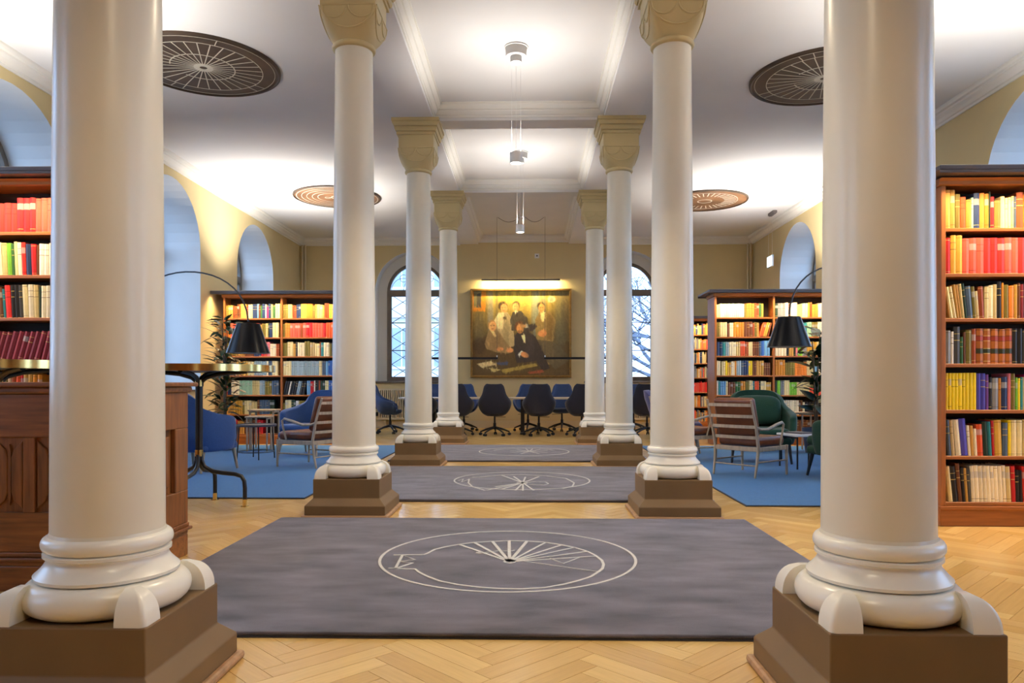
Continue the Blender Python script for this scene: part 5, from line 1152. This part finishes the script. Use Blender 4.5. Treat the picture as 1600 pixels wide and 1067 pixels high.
for i in range(n):
    c = -hw + pw * (i + 0.5); r = pw / 2 - 0.03
    b = MB(); b.box(c - r, c + r, 0.022, 0.03, zp0, zp1); pn = b.build('panel', 'cabinet_wood', cb_)
    for sx in (-1, 1):
        q = MB(); q.prism([(c + sx * r * 0.30, zp0 + 0.06), (c + sx * r * 0.92, zp0 + 0.015), (c + sx * r * 0.92, zp1 - 0.015), (c + sx * r * 0.30, zp1 - 0.06), (c + sx * r * 0.12, zp1 - 0.10), (c + sx * r * 0.12, zp0 + 0.10)], 0.010, 0.024, 'y'); q.build('carved_fold', 'cabinet_wood', pn, bevel=(0.006, 2), fix=True)
    q = MB(); q.prism([(c, zp0 + 0.035), (c + r * 0.09, zp0 + 0.08), (c + r * 0.09, zp1 - 0.08), (c, zp1 - 0.035), (c - r * 0.09, zp1 - 0.08), (c - r * 0.09, zp0 + 0.08)], 0.012, 0.024, 'y'); q.build('carved_rib', 'cabinet_wood', pn, fix=True)
# right side: frame and sunken panel
xs = hw - 0.03
for y0, y1, z0, z1, nm in ((0.03, dp, 0.20, zp0, 'side_rail'), (0.03, dp, zp1, H_ - 0.06, 'side_rail'), (0.03, 0.16, zp0, zp1, 'side_stile'), (dp - 0.16, dp, zp0, zp1, 'side_stile')):
    b = MB(); b.box(xs, hw, y0, y1, z0, z1); b.build(nm, 'cabinet_wood', cb_, bevel=(0.004, 1))
b = MB(); b.box(xs, xs + 0.012, 0.20, dp - 0.20, zp0 + 0.04, zp1 - 0.04); b.build('side_panel', 'cabinet_wood', cb_, bevel=(0.01, 1))

# ---------------------------------------------------------------- outside: street, house, bare tree
g = MB(); g.box(-60, 60, -50, 90, -3.3, -3.0); tag(g.build('street_ground', 'street'), 'grey street outside the windows', 'ground', kind='structure')
hs = thing('house', 'pale house with rows of windows across the street', 'building', (-9.0, 36, -3.0))
b = MB(); b.box(-11, 8, 0, 8, 0, 13); b.build('wall', 'facade', hs)
b = MB(); b.box(-11.2, 8.2, -0.25, 0, 7.3, 7.6); b.box(-11.2, 8.2, -0.25, 0, 3.6, 3.8); b.build('ledge', 'facade', hs)
b = MB(); b.box(-11, 8, -0.05, 0, 0, 3.4); b.build('ground_storey', 'facade', hs)
b = MB(); b.box(1.2, 2.0, -0.10, -0.05, 3.9, 5.6); b.build('red_banner', 'facade_red', hs)
for r_ in range(3):
    for i in range(9):
        xx = -10.2 + i * 2.1; zz = 1.0 + r_ * 3.9
        b = MB(); b.box(xx, xx + 1.0, -0.07, -0.01, zz, zz + 1.9); wn = b.build('window', 'facade_dark', hs)
        b = MB(); b.box(xx - 0.1, xx + 1.1, -0.12, -0.05, zz - 0.12, zz); b.box(xx + 0.47, xx + 0.53, -0.09, -0.07, zz, zz + 1.9); b.build('window_frame', 'facade', wn)
tr_ = thing('bare_tree', 'bare branching tree outside the right back window', 'tree', (6.3, 26.5, -3.0))
rt_ = random.Random(11); bm_ = MB(); tm = MB()
tm.tube([(0, 0, 0), (0.1, 0, 1.6), (0.0, 0.1, 3.2)], [0.34, 0.27, 0.22], 10); tm.build('trunk', 'twig', tr_, smooth=60)
def grow(p, d, L, r, lev):
    q = p + d * L; mid = (p + q) / 2 + Vector((rt_.uniform(-1, 1), rt_.uniform(-1, 1), rt_.uniform(-1, 1))) * L * 0.08
    bm_.tube([p, mid, q], [r, r * 0.85, r * 0.65], 5 if lev < 3 else 3)
    if lev >= 6: return
    for _ in range(3 if lev < 4 else 2):
        nd = (d + Vector((rt_.uniform(-1, 1), rt_.uniform(-0.8, 0.8), rt_.uniform(-0.55, 0.75))) * 0.75).normalized()
        grow(p + (q - p) * rt_.uniform(0.55, 1.0), nd, L * rt_.uniform(0.66, 0.88), r * 0.62, lev + 1)
for _ in range(5): grow(Vector((0, 0.1, 3.1)), Vector((rt_.uniform(-1, 1), rt_.uniform(-0.6, 0.6), rt_.uniform(0.35, 1))).normalized(), 2.1, 0.13, 0)
tag(bm_.build('branches', 'twig', tr_), kind='stuff')
